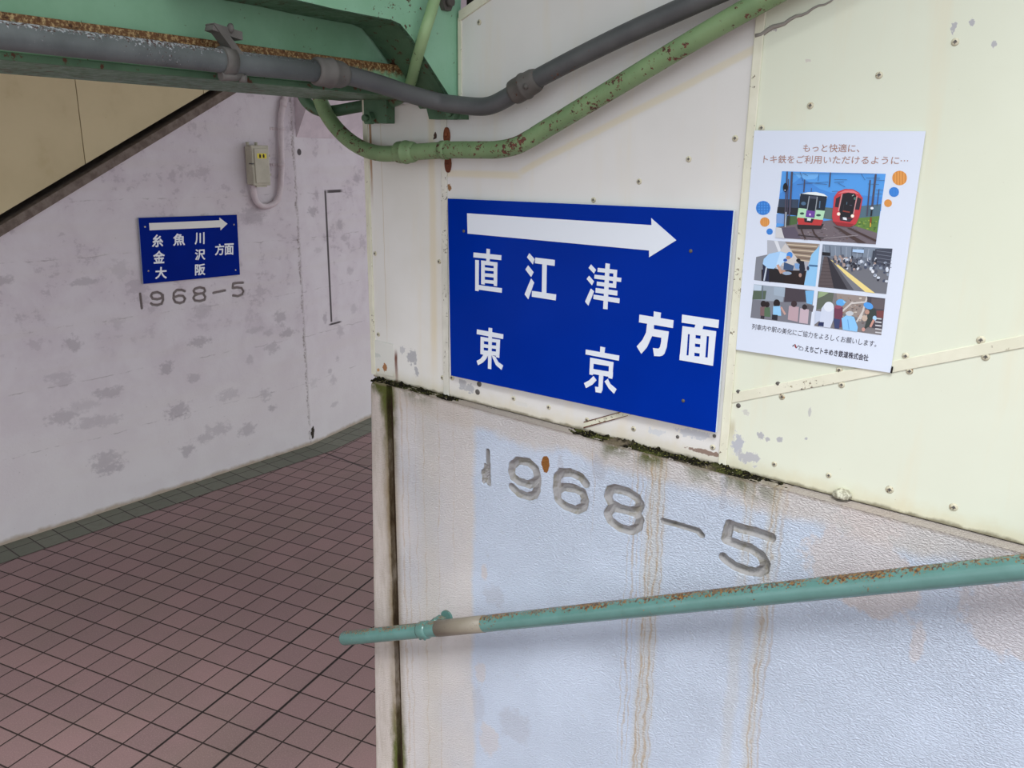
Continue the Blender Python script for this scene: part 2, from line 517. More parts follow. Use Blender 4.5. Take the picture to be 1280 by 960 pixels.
def mat_floor():
    g = G('mauve_floor_tile', 0.62, 0.3)
    th = math.radians(-24.49); T = 0.14926
    ox, oy = -2.60895, 4.33651
    ux, uy = math.cos(th), math.sin(th)
    u = ((g.x - ox) * ux + (g.y - oy) * uy) * (1 / T)
    v = ((g.x - ox) * uy - (g.y - oy) * ux) * (1 / T)
    fu, fv = g.math('FRACT', u + 200.0), g.math('FRACT', v + 200.0)
    du = 0.5 - g.abs(fu - 0.5); dv = 0.5 - g.abs(fv - 0.5)
    d = g.min(du, dv) + (g.noise(70, 2) - 0.5) * 0.01
    iu, iv = g.math('FLOOR', u + 200.5 - 0.5), g.math('FLOOR', v + 200.5 - 0.5)
    rnd = g.math('FRACT', g.math('SINE', iu * 12.9898 + iv * 78.233) * 43758.5)
    n1 = g.noise(1.3, 4, 0.6); n2 = g.noise(160, 3, 0.6); n3 = g.noise(6, 5, 0.6)
    c = g.mix(rnd, rgb(127, 102, 102), rgb(142, 113, 112))
    c = g.mix(g.ss(n1, 0.4, 0.7) * 0.6, c, rgb(124, 106, 99))
    c = g.mix(g.ss(n3, 0.5, 0.75) * 0.35, c, rgb(118, 98, 94))
    c = g.mix(g.ss(n2, 0.48, 0.68) * 0.45, c, rgb(158, 132, 129))
    n9 = g.noise(240, 2, 0.6)
    c = g.mix(g.ss(n9, 0.56, 0.7) * 0.5, c, rgb(96, 80, 78))
    grout = g.ss(d, 0.031, 0.018)
    # a movement joint filled black along one course
    joint = g.max(g.ss(g.abs(u - 11.0), 0.05, 0.03) * g.ss(v, -6.0, -5.9), g.ss(g.abs(u - 13.0), 0.06, 0.035) * g.ss(v, -1.0, -0.9))
    joint = g.max(joint, g.ss(g.abs(v - u * 0.266 + 15.79), 0.09, 0.05) * g.ss(u, -0.6, -0.2))
    c = g.mix(grout, c, rgb(48, 37, 34))
    c = g.mix(joint * 0.85, c, rgb(28, 22, 20))
    g.color(c)
    g.rough(grout * 0.25 + 0.6)
    g.bump(g.ss(d, 0.012, 0.045) + n2 * 0.05, 0.5, 0.003)
    return g.mat

def mat_border():
    g = G('grey_green_border_tile', 0.6, 0.3)
    T = 0.1475
    u = (g.x + 1.847) * (1 / T)
    du = 0.5 - g.abs(g.math('FRACT', u + 200.0) - 0.5)
    d = g.min(du * T, g.abs(g.z * 0 - g.y - 0.10))
    d = g.min(d, g.abs(0.252 + g.y))
    i = g.math('FLOOR', u + 200.0)
    rnd = g.math('FRACT', g.math('SINE', i * 12.9898) * 43758.5)
    c = g.mix(rnd, rgb(98, 100, 88), rgb(110, 111, 98))
    c = g.mix(g.ss(g.noise(20, 4), 0.45, 0.7) * 0.5, c, rgb(98, 94, 84))
    gm = g.ss(d, 0.0045, 0.0025)
    c = g.mix(gm, c, rgb(52, 44, 40))
    g.color(c)
    g.bump(g.ss(d, 0.002, 0.007), 0.5, 0.003)
    return g.mat

M = {}
M['stucco'] = mat_concrete_near()
M['back'] = mat_concrete_back('pink_washed_concrete', 3)
M['back2'] = mat_concrete_back('pink_washed_concrete_bend', 5)
M['floor'] = mat_floor()
M['border'] = mat_border()
M['girder'] = mat_steel('green_girder_paint', (130, 172, 142), 0.35, 70, (116, 158, 126))
M['plate'] = mat_steel('green_plate_paint', (146, 194, 164), 0.75, 55, (132, 182, 146))
M['dark_green'] = mat_steel('shaded_grimy_green', (84, 116, 88), 0.95, 45, (66, 94, 70))  # girder green darkened: underside shade and grime both in the colour
M['pipe_green'] = mat_pipe('green_pipe_paint', rgb(126, 152, 108), rgb(114, 140, 98), 1.05, rgb(112, 64, 56), 85, 0.5)
M['pipe_thin'] = mat_pipe('pale_green_pipe_paint', rgb(154, 184, 134), rgb(142, 172, 124), 0.15, rgb(90, 100, 60), 60, 0.5)
M['conduit'] = mat_pipe('grey_conduit_plastic', rgb(90, 92, 92), rgb(79, 81, 82), 0.1, rgb(120, 86, 70), 60, 0.5)
M['conduit_old'] = mat_pipe('weathered_conduit', rgb(98, 103, 103), rgb(82, 87, 87), 0.6, rgb(160, 164, 168), 190, 0.6, top=0.22)
M['iron'] = mat_pipe('grey_cast_iron', rgb(104, 101, 97), rgb(86, 83, 79), 0.5, rgb(120, 70, 44), 120, 0.65)
M['rail'] = mat_pipe('teal_rail_paint', rgb(94, 135, 129), rgb(87, 126, 119), 0.4, rgb(136, 102, 54), 170, 0.2, top=0.2, spec=0.6)
M['tape'] = mat_pipe('beige_rail_tape', rgb(136, 128, 114), rgb(128, 120, 106), 0.05, rgb(70, 50, 40), 200, 0.45)
M['pink_paint'] = mat_pipe('pink_painted_conduit', rgb(206, 194, 196), rgb(196, 182, 186), 0.2, rgb(130, 116, 112), 70, 0.6)
M['rust'] = mat_pipe('rusty_metal', rgb(128, 70, 40), rgb(92, 46, 28), 0.9, rgb(160, 110, 80), 200, 0.8)
M['screw'] = mat_pipe('painted_screw', rgb(206, 200, 176), rgb(196, 190, 166), 0.9, rgb(150, 110, 66), 300, 0.5)
M['screw_dark'] = mat_pipe('dark_screw', rgb(96, 92, 88), rgb(82, 78, 74), 0.5, rgb(128, 84, 50), 300, 0.5)
M['batten'] = mat_pipe('cream_batten_paint', rgb(226, 224, 204), rgb(216, 214, 192), 0.45, rgb(160, 150, 122), 110, 0.5)
M['batten_grey'] = mat_pipe('peeling_batten_paint', rgb(222, 220, 208), rgb(204, 202, 190), 0.9, rgb(172, 168, 156), 140, 0.6)
M['dark'] = flat('gap_shade_and_tape', rgb(42, 38, 36), 0.9, 0.1)  # shade in the gaps as a flat dark colour; poster tape too
M['roof'] = flat('roof_underside', rgb(150, 160, 150), 0.9, 0.1)

# ------------------------------------------------------------------ floor and setting
mb = MB(); mb.add([(-9, 9, 0), (9, 9, 0), (9, -14, 0), (-9, -14, 0)], [[0, 1, 2, 3]])
tag(mb.build('floor', M['floor'], FL), kind='structure')

# grey-green border course along the foot of both back walls (3 mm proud of the field)
mb = MB(); mb.add([(-9, 0, .003), (0.0, 0, .003), (0.03, .252, .003), (-9, .252, .003)], [[0, 1, 2, 3]])
tag(mb.build('trim_1', M['border'], L), kind='structure')
mb = MB(); mb.add([(0, 0, .0032), (5, 0, .0032), (5, .252, .0032), (-.022, .252, .0032)], [[0, 1, 2, 3]])
tag(mb.build('trim_2', M['border'], L2), kind='structure')

# figures cut into the concrete: polylines, in the photo's pixels, laid on the wall
def arc(cx, cy, rx, ry, d0, d1, n=10):
    return [(cx + rx * math.cos(math.radians(d0 + (d1 - d0) * i / n)), cy + ry * math.sin(math.radians(d0 + (d1 - d0) * i / n))) for i in range(n + 1)]

def relief(fr, o, a0, a1, z0, z1, step, strokes, blobs=()):
    """grid patch of a wall face with V grooves cut along strokes (a,z,w,depth)"""
    na, nz = int((a1 - a0) / step), int((z1 - z0) / step)
    segs = []
    for pl, w, dep in strokes:
        for p, q in zip(pl[:-1], pl[1:]):
            segs.append((p, q, w, dep))
    vv = []
    for j in range(nz + 1):
        z = z0 + (z1 - z0) * j / nz
        row = [s for s in segs if min(s[0][1], s[1][1]) - s[2] <= z <= max(s[0][1], s[1][1]) + s[2]]
        for i in range(na + 1):
            a = a0 + (a1 - a0) * i / na
            dep = 0.0
            jit = 0.0
            for (p, q, w, dd) in row:
                if a < min(p[0], q[0]) - w or a > max(p[0], q[0]) + w: continue
                ex, ez = q[0] - p[0], q[1] - p[1]
                l2 = ex * ex + ez * ez + 1e-12
                t = max(0, min(1, ((a - p[0]) * ex + (z - p[1]) * ez) / l2))
                d = math.hypot(a - p[0] - t * ex, z - p[1] - t * ez)
                d += (mnoise.noise(Vector((a * 90, z * 90, 0)))) * w * 0.10
                if d < w:
                    k = min(1.0, (1 - d / w) * 1.5)
                    dep = max(dep, dd * k)
            for (ba, bz, ra, rz, dd) in blobs:
                d = math.hypot((a - ba) / ra, (z - bz) / rz) + mnoise.noise(Vector((a * 90, z * 90, 3))) * 0.35
                if d < 1: dep = max(dep, dd * min(1, (1 - d) * 3) * (0.8 + 0.4 * mnoise.noise(Vector((a * 300, z * 300, 1)))))
            if i in (0, na) or j in (0, nz): dep = 0
            vv.append((a, o - dep, z))
    W = na + 1
    fs = [[j * W + i, j * W + i + 1, (j + 1) * W + i + 1, (j + 1) * W + i] for j in range(nz) for i in range(na)]
    return vv, fs

# near-wall date, crop scales as measured
def pl(pts, fr, o): return [fr.pix(x, y, o) for x, y in pts]
def oct_ring(l, t, r, b, sk, c=0.3):
    """chamfered ring in pixels; sk = slope of the horizontals"""
    w, h = r - l, b - t
    pts = [(l + c * w, t), (r - c * w, t), (r, t + c * h), (r, b - c * h), (r - c * w, b), (l + c * w, b), (l, b - c * h), (l, t + c * h), (l + c * w, t)]
    return [(x, y + (x - l) * sk) for x, y in pts]
w9 = 0.0115; DEP = 0.016
near = []
near.append((pl([(609.5, 564), (611, 605)], R, OC), 0.007, DEP))
# 9 : upper ring + tail
near.append((pl([(639, 592), (640, 582), (647, 576), (660, 578), (669, 586), (671.5, 597), (669, 603), (661, 606), (648, 602), (641, 597), (639, 590)], R, OC), w9, DEP))
near.append((pl([(671.5, 597), (671, 612), (668, 619), (660, 621), (648, 617), (639.5, 609)], R, OC), w9, DEP))
# 6
near.append((pl([(732, 605), (726, 597), (713, 591), (701, 591), (696, 597), (695, 611), (697, 625), (706, 633), (720, 638), (729, 634), (731, 625), (728, 616), (718, 611), (704, 609), (696, 613)], R, OC), w9, DEP))
# 8
near.append((pl([(762, 613), (768, 611), (784, 615), (796, 623), (800, 631), (797, 638), (789, 640), (775, 636), (763, 629), (759.5, 621), (762, 613)], R, OC), w9, DEP))
near.append((pl([(775, 636), (764, 635), (759, 643), (762, 651), (774, 660), (788, 664), (797, 660), (799.5, 650), (796, 642), (789, 640)], R, OC), w9, DEP))
# dash
near.append((pl([(829, 651.5), (850, 657), (872, 664), (876.5, 669)], R, OC), 0.008, DEP))
# 5
near.append((pl([(963, 672), (946, 666), (922, 660), (912, 656), (909.5, 664), (907, 675), (920, 680), (938, 686), (950, 694), (956, 704), (955, 712), (947, 716), (934, 714), (918, 708), (908, 701), (904, 697)], R, OC), w9, DEP))
bl = R.pix(607, 594, OC)
PA0, PA1, PZ0, PZ1 = -1.27, -0.40, 1.43, 1.745
vv, fs = relief(R, OC, PA0, PA1, PZ0, PZ1, 0.0018, near, [(bl[0], bl[1], 0.016, 0.030, 0.012)])

mb = MB(); mb.add(vv, fs, 0, False)
# rest of the near parapet: face around the cut patch, sloping top, pier, joint groove
xj0, xj1 = R.pix(489.5, 700, OC)[0], R.pix(496.5, 700, OC)[0]
def ztop(a): return 1.801 - 0.0225 * (a + 1.64)
AL_T, AL_B = -1.612 - 0.012, -1.665
FA1 = 3.2
faces = [[(xj1, 0), (PA0, 0), (PA0, ztop(PA0)), (xj1, ztop(xj1))], [(PA0, 0), (PA1, 0), (PA1, PZ0), (PA0, PZ0)],
         [(PA0, PZ1), (PA1, PZ1), (PA1, ztop(PA1)), (PA0, ztop(PA0))], [(PA1, 0), (FA1, 0), (FA1, ztop(FA1)), (PA1, ztop(PA1))]]
for f in faces:
    mb.add([(a, OC, z) for a, z in f], [[0, 1, 2, 3]])
# joint groove walls
mb.add([(xj1, OC, 0), (xj1, OC, ztop(xj1)), (xj1, OC - .014, ztop(xj1)), (xj1, OC - .014, 0)], [[0, 1, 2, 3]])
mb.add([(xj0, OC - .014, 0), (xj0, OC - .014, ztop(xj0)), (xj1, OC - .014, ztop(xj1)), (xj1, OC - .014, 0)], [[0, 1, 2, 3]])
mb.add([(xj0, OC, 0), (xj0, OC, ztop(xj0)), (xj0, OC - .014, ztop(xj0)), (xj0, OC - .014, 0)], [[0, 1, 2, 3]])
# pier face with a softly rounded outer corner, leaning out to its foot
rr = 0.018
prof = [(math.cos(math.radians(180 - 90 * i / 5)), math.sin(math.radians(180 - 90 * i / 5))) for i in range(6)]
tl = R.pix(460, 474, OC)[0]; bt = R.pix(467.5, 960, OC); zb = bt[1]
slope = (tl - bt[0]) / (1.79 - zb)
def al(z): return tl - slope * (1.79 - z)
ztp = ztop(tl)
zs = [0.0, ztp - rr] + [ztp - rr + rr * math.sin(math.radians(k * 18)) for k in range(1, 6)]
vv = []
for z in zs:
    inset = 0.0 if z <= ztp - rr else rr * (1 - math.sqrt(max(0, 1 - ((z - (ztp - rr)) / rr) ** 2)))
    row = [(al(z) + inset, -0.16, z)] + [(al(z) + inset + rr + rr * c, OC - rr * .0 - rr + rr * s - 0.0, z) for c, s in prof]
    row = [(a, min(o, OC - inset * 0.0), zz) for a, o, zz in row]
    row.append((xj0, OC, z))
    vv += row
W = len(prof) + 2
fs = [[j * W + i, j * W + i + 1, (j + 1) * W + i + 1, (j + 1) * W + i] for j in range(len(zs) - 1) for i in range(W - 1)]
mb.add(vv, fs, 0, False)
# top ledge and back
mb.add([(al(ztp) + rr, OC, ztp), (FA1, OC, ztop(FA1)), (FA1, -0.16, ztop(FA1) + .004), (al(ztp) + rr, -0.16, ztp + .004)], [[0, 1, 2, 3]])
mb.add([(al(0), -0.16, 0), (FA1, -0.16, 0), (FA1, -0.16, ztop(FA1)), (al(ztp), -0.16, ztp)], [[0, 1, 2, 3]])
tag(mb.build('wall_right', M['stucco'], R, recalc=False), kind='structure')

# back wall: concrete below a rising edge, cut date, added dark sheet behind
lo = P(L, [(0, 294), (92, 240), (155, 200), (310, 105)])
sl = (lo[3][1] - lo[0][1]) / (lo[3][0] - lo[0][0])
def zdiag(a): return lo[1][1] + sl * (a - lo[1][0]) + 0.005
back = []
wb = 0.011
def dg(pts): return pl([(150 + x / 6.4, 250 + y / 6.4) for x, y in pts], L, 0)
back.append((dg([(163, 752), (176, 866)]), wb, .012))
back.append((dg([(340, 770), (330, 750), (300, 738), (262, 745), (250, 768), (262, 790), (300, 795), (335, 785), (345, 760)]), wb, .012))
back.append((dg([(345, 762), (346, 800), (335, 830), (300, 842), (262, 838), (250, 828)]), wb, .012))
back.append((dg([(520, 730), (495, 720), (455, 722), (432, 745), (430, 790), (445, 818), (480, 826), (512, 815), (522, 790), (505, 768), (470, 766), (436, 780)]), wb, .012))
back.append((dg([(600, 712), (640, 700), (675, 708), (682, 728), (668, 746), (630, 752), (598, 745), (590, 728), (600, 712)]), wb, .012))
back.append((dg([(630, 752), (598, 765), (588, 785), (600, 805), (640, 810), (678, 798), (684, 775), (668, 752)]), wb, .012))
back.append((dg([(748, 744), (842, 724)]), wb, .012))
back.append((dg([(985, 662), (940, 664), (906, 670), (902, 705), (940, 700), (975, 706), (988, 730), (980, 755), (945, 770), (905, 765)]), wb, .012))
BA0, BA1, BZ0, BZ1 = -1.46, -0.50, 1.33, 1.50
vv, fs = relief(L, 0, BA0, BA1, BZ0, BZ1, 0.004, back)
mb = MB(); mb.add(vv, fs, 0, True)
LA0 = -8.5
acap = 0.0
zc = zdiag(acap)
def quad(p): mb.add([(a, 0, z) for a, z in p], [[0, 1, 2, 3]])
amin = LA0
aflat = (0.9 - zdiag(0)) / sl        # the rising edge starts at 0.9 m far to the left
quad([(amin, 0), (aflat, 0), (aflat, .9), (amin, .9)])
quad([(aflat, 0), (BA0, 0), (BA0, zdiag(BA0)), (aflat, .9)])
quad([(BA0, 0), (BA1, 0), (BA1, BZ0), (BA0, BZ0)])
quad([(BA0, BZ1), (BA1, BZ1), (BA1, zdiag(BA1)), (BA0, zdiag(BA0))])
quad([(BA1, 0), (0, 0), (0, zc), (BA1, zdiag(BA1))])
quad([(-0.0, 0), (0.0, 0), (0, zc), (0, zc)][:4]) if False else None
mb.add([(aflat, 0, .9), (0, 0, zc), (0, -.25, zc), (aflat, -.25, .9)], [[0, 1, 2, 3]])
mb.add([(amin, 0, .9), (aflat, 0, .9), (aflat, -.25, .9), (amin, -.25, .9)], [[0, 1, 2, 3]])
tag(mb.build('wall_left', M['back'], L, recalc=False), kind='structure')
# bare, dirty edge strip of that concrete following the rise
mb = MB()
up1 = P(L, [(0, 277), (107, 206), (207, 147), (270, 111)])
th_ = 0.06
mb.prism([(aflat, .9), (0, zc), (0, zc + th_), (aflat, .9 + th_)], -.22, .018)
g = G('bare_concrete_edge', 0.85, 0.2)
ne = g.noise(20, 5, 0.65)
g.color(g.mix(g.ss(ne, 0.35, 0.65), rgb(126, 114, 106), rgb(104, 92, 84)))
g.bump(ne, 0.4, 0.01)
tag(mb.build('trim_3', g.mat, L), kind='structure')
# dark sheet added behind the far cladding, its colour is the gap's shade
mb = MB(); mb.box(LA0, 0.1, -.32, -.24, 0, 4.6)
tag(mb.build('gap_shade_sheet', M['dark'], L), kind='structure')
# bend of the back wall
mb = MB()
mb.box(0, 5.5, -.3, 0, 0, 4.6)
tag(mb.build('wall_far', M['back2'], L2), kind='structure')
# sloping haunch high on the bend
b0 = L2.pix(362, 169)[1]; 
zl0 = L2.pix(386, 172)[1]
mb = MB()
mb.prism_a([(-.05, zl0), (0.004, zl0), (.26, zl0 + .50), (.26, 4.3), (-.05, 4.3)], 0.02, 5.5)
g = G('haunch_concrete', 0.85, 0.2); ne = g.noise(6, 5, 0.6)
g.color(g.mix(g.ss(ne, .35, .65), rgb(212, 200, 205), rgb(198, 186, 192)))
tag(mb.build('trim_4', g.mat, L2), kind='structure')

# ceiling over the landing, out of view; its edges are set to shape the daylight
mb = MB(); mb.box(-9, 1.2, -9, -0.5, 3.9, 4.1)
tag(mb.build('ceiling', M['roof'], FL), kind='structure')
mb = MB(); mb.box(-4.2, -1.22, -.2, 1.3, 2.98, 3.08)  # unseen deck slab, added to shade the girder web
tag(mb.build('added_shade_slab', M['roof'], R), kind='structure')

# ------------------------------------------------------------------ cladding panels of the near wall
def px(x, y, o=0): return R.pix(x, y, o)
def screw(parent, origin, x, y, mat='screw', r=.0062, o=0.0):
    a, z = px(x, y, o)
    m = MB(); m.dome(a, o, z, r, .0026)
    m.box(a - r * .5, a + r * .5, o + .0018, o + .0031, z - .0006, z + .0006, 1); m.box(a - .0006, a + .0006, o + .0018, o + .0030, z - r * .5, z + r * .5, 1)
    m.disc(a + .0004, z + .0006, r * .34, o + .0018, o + .0029, 1, 10)
    return m.build('screw', [M[mat], M['screw_dark']], origin=origin, parent=parent)
def bolt_ring(parent, origin, x, y, o=0.0): pass

ZT = 3.7
PT = 0.02
def zpt(a):                       # rising top edge of the middle panel
    p, q = px(576, 22), px(607, 0)
    return p[1] + (q[1] - p[1]) / (q[0] - p[0]) * (a - p[0])
def panel(name, poly, mat, label, screws):
    ac = sum(p[0] for p in poly) / len(poly); zmin = min(p[1] for p in poly)
    org = (ac, 0, zmin)
    root = empty('wall_panel', R, org)
    tag(root, label, 'panel')
    m = MB(); m.prism(poly, -PT, 0)
    m.build('sheet', mat, origin=org, parent=root, bevel=.0012)
    for s in screws: screw(root, org, *s)
    return root, org

B1a, B1b = px(553.5, 330)[0], px(560.5, 330)[0]
B2a, B2b = px(932, 180)[0], px(943.5, 180)[0]
B1, B2 = (B1a + B1b) / 2, (B2a + B2b) / 2
EA = px(457.5, 200)[0]
def pc(x, y): return px(x, y)

polyA = [(EA, ztop(EA) + .003), (B1, ztop(B1) + .003), (B1, 2.525), (EA, 2.525)]
orgA = (sum(p[0] for p in polyA) / 4, 0, min(p[1] for p in polyA))
chA = [(*pc(515, 447), .016, .018), (*pc(521, 465), .008, .012), (*pc(503, 437), .01, .01, rgb(196, 196, 196)), (*pc(544, 169), .005, .009, rgb(70, 44, 34))]
stA = [(px(463, 180)[0], .006, 2.25, 2.5, .9, rgb(150, 104, 44)), (px(480, 300)[0], .002, 1.85, 2.5, .5, rgb(196, 182, 150)),
       (px(541, 300)[0], .016, 1.82, 2.5, .45, rgb(216, 200, 158)), (px(495.5, 465)[0], .008, 1.74, 1.885, 1.0, rgb(104, 52, 26))]
pa, oa = panel('A', polyA, mat_panel('white_panel_paint_narrow', rgb(228, 227, 222), rgb(218, 216, 208), orgA, chA, stA),
      'narrow white panel with flaking grey paint patch, left of the large blue sign',
      [(469, 317), (549, 327), (473, 418), (553, 472)])
# patch plate riveted over the panel's foot
m = MB()
m.prism([px(463.5, 424), px(492, 430), px(493, 471), px(465, 466)], 0, .003)
m.build('patch_plate', mat_panel('patched_plate_paint', rgb(222, 222, 214), rgb(212, 213, 206), oa,
        [(*pc(482, 459), .008, .010, rgb(160, 112, 72)), (*pc(474, 462), .006, .004, rgb(190, 150, 100)), (*pc(470, 443), .014, .008, rgb(200, 204, 196))]), origin=oa, parent=pa, bevel=.001)
# folded edge strip
m = MB(); m.box(EA - .004, EA + .012, -.02, .004, ztop(EA) + .01, 2.56)
m.build('edge_strip', M['batten'], origin=oa, parent=pa, bevel=.001)

aR = B2
polyB = [(B1, ztop(B1) + .003), (B2, ztop(B2) + .003), (B2, zpt(B2)), (px(576, 22)[0], zpt(px(576, 22)[0])), (px(575.5, 140)[0], 2.5), (B1, 2.5)]
orgB = (sum(p[0] for p in polyB) / 6, 0, min(p[1] for p in polyB))
chB = [(*pc(578, 482), .012, .016), (*pc(588, 486), .012, .012), (*pc(868, 543), .035, .010, rgb(196, 198, 202)), (*pc(820, 540), .02, .008, rgb(204, 206, 208)),
       (*pc(884, 566), .04, .005, rgb(140, 120, 108)), (*pc(562, 234), .006, .008, rgb(140, 100, 60)), (*pc(652, 505), .02, .006, rgb(214, 212, 206))]
stB = [(px(597, 480)[0], .008, 1.82, 1.87, .5, rgb(160, 116, 60))]
pb, ob = panel('B', polyB, mat_panel('white_panel_paint', rgb(224, 222, 218), rgb(216, 214, 210), orgB, chB, stB, (px(648, 217), px(950, 57), .012)),
      'large white panel behind the large blue sign, below the two rising pipes',
      [(599, 28), (799, 227), (861, 199), (919, 173), (742, 250), (642, 498), (686, 509), (734, 525), (792, 536), (847, 546, 'screw_dark', .004), (893, 545, 'screw_dark', .004), (891, 559),
       (565, 472, 'screw', .0075), (599, 480, 'screw_dark', .0075), (597, 490, 'screw_dark', .0075)])
m = MB()
p0, p1 = px(576, 22), (B2, zpt(B2))
dz = .022
m.prism([(p0[0] - .002, p0[1] - dz * .4), (p1[0], p1[1] - dz * .4), (p1[0], p1[1] + dz * .6), (p0[0] - .002, p0[1] + dz * .6)], -.02, .006)
m.build('top_edge_strip', M['batten'], origin=ob, parent=pb, bevel=.001)
m = MB(); m.box(px(575.5, 80)[0] - .004, px(575.5, 80)[0] + .005, -.02, .004, 2.50, px(576, 22)[1])
m.build('side_edge_strip', M['batten'], origin=ob, parent=pb)
# rusted diagonal lap joint at the foot of the panel
m = MB()
q0, q1 = px(730, 534), px(800, 515)
kq = (q1[1] - q0[1]) / (q1[0] - q0[0])
m.prism([(q0[0], q0[1] - .001), (q1[0], q1[1] - .001), (q1[0], q1[1] + .012), (q0[0], q0[1] + .012)], 0, .0016)
m.build('lap_strip', M['batten'], origin=ob, parent=pb)
for dz0, w_ in ((-.002, .003), (.0115, .0022)):
    m = MB(); e_ = 1.0 if dz0 > 0 else .8
    qx = q0[0] + (q1[0] - q0[0]) * e_; qz = q0[1] + (q1[1] - q0[1]) * e_
    m.prism([(q0[0], q0[1] + dz0), (qx, qz + dz0 + w_ * .3), (qx, qz + dz0 + w_ * .7), (q0[0], q0[1] + dz0 + w_)], 0, .0026)
    m.build('rusted_edge', M['rust'], origin=ob, parent=pb)

# right cream panels, split by a rising joint
j0, j1 = px(906, 499), px(1280, 426.5)
jk = (j1[1] - j0[1]) / (j1[0] - j0[0])
def zj(a): return j0[1] + jk * (a - j0[0])
AE = 2.2
polyC = [(B2, zj(B2) + .0005), (AE, zj(AE) + .0005), (AE, ZT), (B2, zpt(B2)), ]
polyC = [(B2, zj(B2) + .0005), (AE, zj(AE) + .0005), (AE, zj(AE) + 1.6), (B2, zpt(B2) + .0)]
orgC = (sum(p[0] for p in polyC) / 4, 0, min(p[1] for p in polyC))
crk = (px(948, 44), px(1045, -2), .004)
chC = [(*px(950, 43), .010, .006, rgb(178, 174, 168)), (*px(965, 36), .008, .004, rgb(178, 174, 168)), (*px(1192, 35), .004, .008), (*px(1215, 28), .004, .005), (*px(1243, 55), .005, .004),
       (*px(1010, 76), .005, .003, rgb(206, 202, 190))]
matC = mat_panel('cream_panel_paint', rgb(221, 225, 206), rgb(217, 221, 201), orgC, chC)
pcn, oc = panel('C', polyC, matC, 'cream upper panel on which the paper poster hangs', [(1194, 52.5), (1099, 94), (1013, 132), (952, 160)] +
      [(923, 490, 'screw_dark', .005), (972.5, 480, 'screw_dark', .005), (1049, 462.5), (1132, 445), (1226, 425, 'screw', .007)])
# paint crack, a thin raised curl
m = MB()
pts = [px(945 + 100 * t, 45 - 47 * t + 1.5 * math.sin(t * 23)) for t in [i / 14 for i in range(15)]]
m.tube([(a, .0008, z) for a, z in pts], .0016, 6, rs=[.004 * (1 - i / 16) ** 1.5 + .0012 for i in range(15)])
m.build('paint_crack', flat('grey_paint_crack', rgb(150, 146, 138), 0.8), origin=oc, parent=pcn)

polyD = [(B2, ztop(B2) + .003), (AE, ztop(AE) + .003), (AE, zj(AE) - .0005), (B2, zj(B2) - .0005)]
orgD = (sum(p[0] for p in polyD) / 4, 0, min(p[1] for p in polyD))
chD = [(*px(922, 556), .012, .022, rgb(180, 182, 188)), (*px(935, 572), .022, .012, rgb(182, 182, 184)), (*px(950, 545), .007, .007), (*px(960, 549), .005, .004), (*px(975, 550), .006, .005), (*px(932, 515), .006, .006, rgb(200, 200, 190)),
       (*px(1012, 515), .0025, .010, rgb(190, 190, 184)), (*px(1008, 548), .003, .003)]
matD = mat_panel('cream_lower_panel_paint', rgb(221, 225, 207), rgb(217, 220, 202), orgD, chD, [(px(912, 560)[0], .01, 1.79, 1.88, .8, rgb(150, 128, 80))])
pd, od = panel('D', polyD, matD, 'cream lower panel with rusty screws, right of the blue sign and above the concrete parapet',
      [(923, 507, 'screw_dark', .005), (977.5, 496), (1052, 481), (1137, 464), (1232, 446, 'screw', .007), (968, 580, 'screw', .0055), (1036, 594, 'screw', .0055), (1112, 612, 'screw', .0075), (1192, 634, 'screw', .0075)])

# joint cover strips
m = MB(); m.box(B1a, B1b, 0, .004, ztop(B1) + .003, 2.50); tag(m.build('trim_5', M['batten_grey'], R, bevel=.0015), kind='structure')
m = MB(); m.box(B2a, B2b, 0, .004, ztop(B2) + .003, zpt(B2)); tag(m.build('trim_6', M['batten'], R, bevel=.0015), kind='structure')
m = MB(); m.prism([(B2b, zj(B2b) - .011), (AE, zj(AE) - .011), (AE, zj(AE) + .011), (B2b, zj(B2b) + .011)], 0, .0022)
tag(m.build('trim_7', M['batten'], R, bevel=.001), kind='structure')
# added dark core behind the panels: blocks light, paints shade above their top edge
m = MB(); m.prism([(EA + .01, 1.78), (AE, 1.74), (AE, zj(AE) + 1.6), (B2, zpt(B2) + .25), (px(576, 22)[0], 3.1), (px(576, 22)[0], 2.5), (EA + .01, 2.5)], -.12, -.021)
tag(m.build('panel_shade_core', M['dark'], R), kind='structure')

# ------------------------------------------------------------------ direction signs
WHITE = flat('sign_white', rgb(226, 232, 240), 0.35, 0.4)
def mat_sign(name, col, rough):
    g = G(name, rough, 0.03)
    n = g.noise(4, 3, 0.5)
    g.color(g.mix(g.ss(n, 0.3, 0.7), col, tuple(c * 1.12 for c in col[:3]) + (1,)))
    g.bump(g.noise(2.2, 2, 0.5), 0.08, 0.05)
    return g.mat
def poly_mb(polys, fr, o0, o1, cx, cy, s):
    m = MB()
    for i, p in enumerate(polys):
        m.prism([fr.pix(cx + x / s, cy + y / s, o1) for x, y in p], o0, o1 + i * 3e-5)
    return m

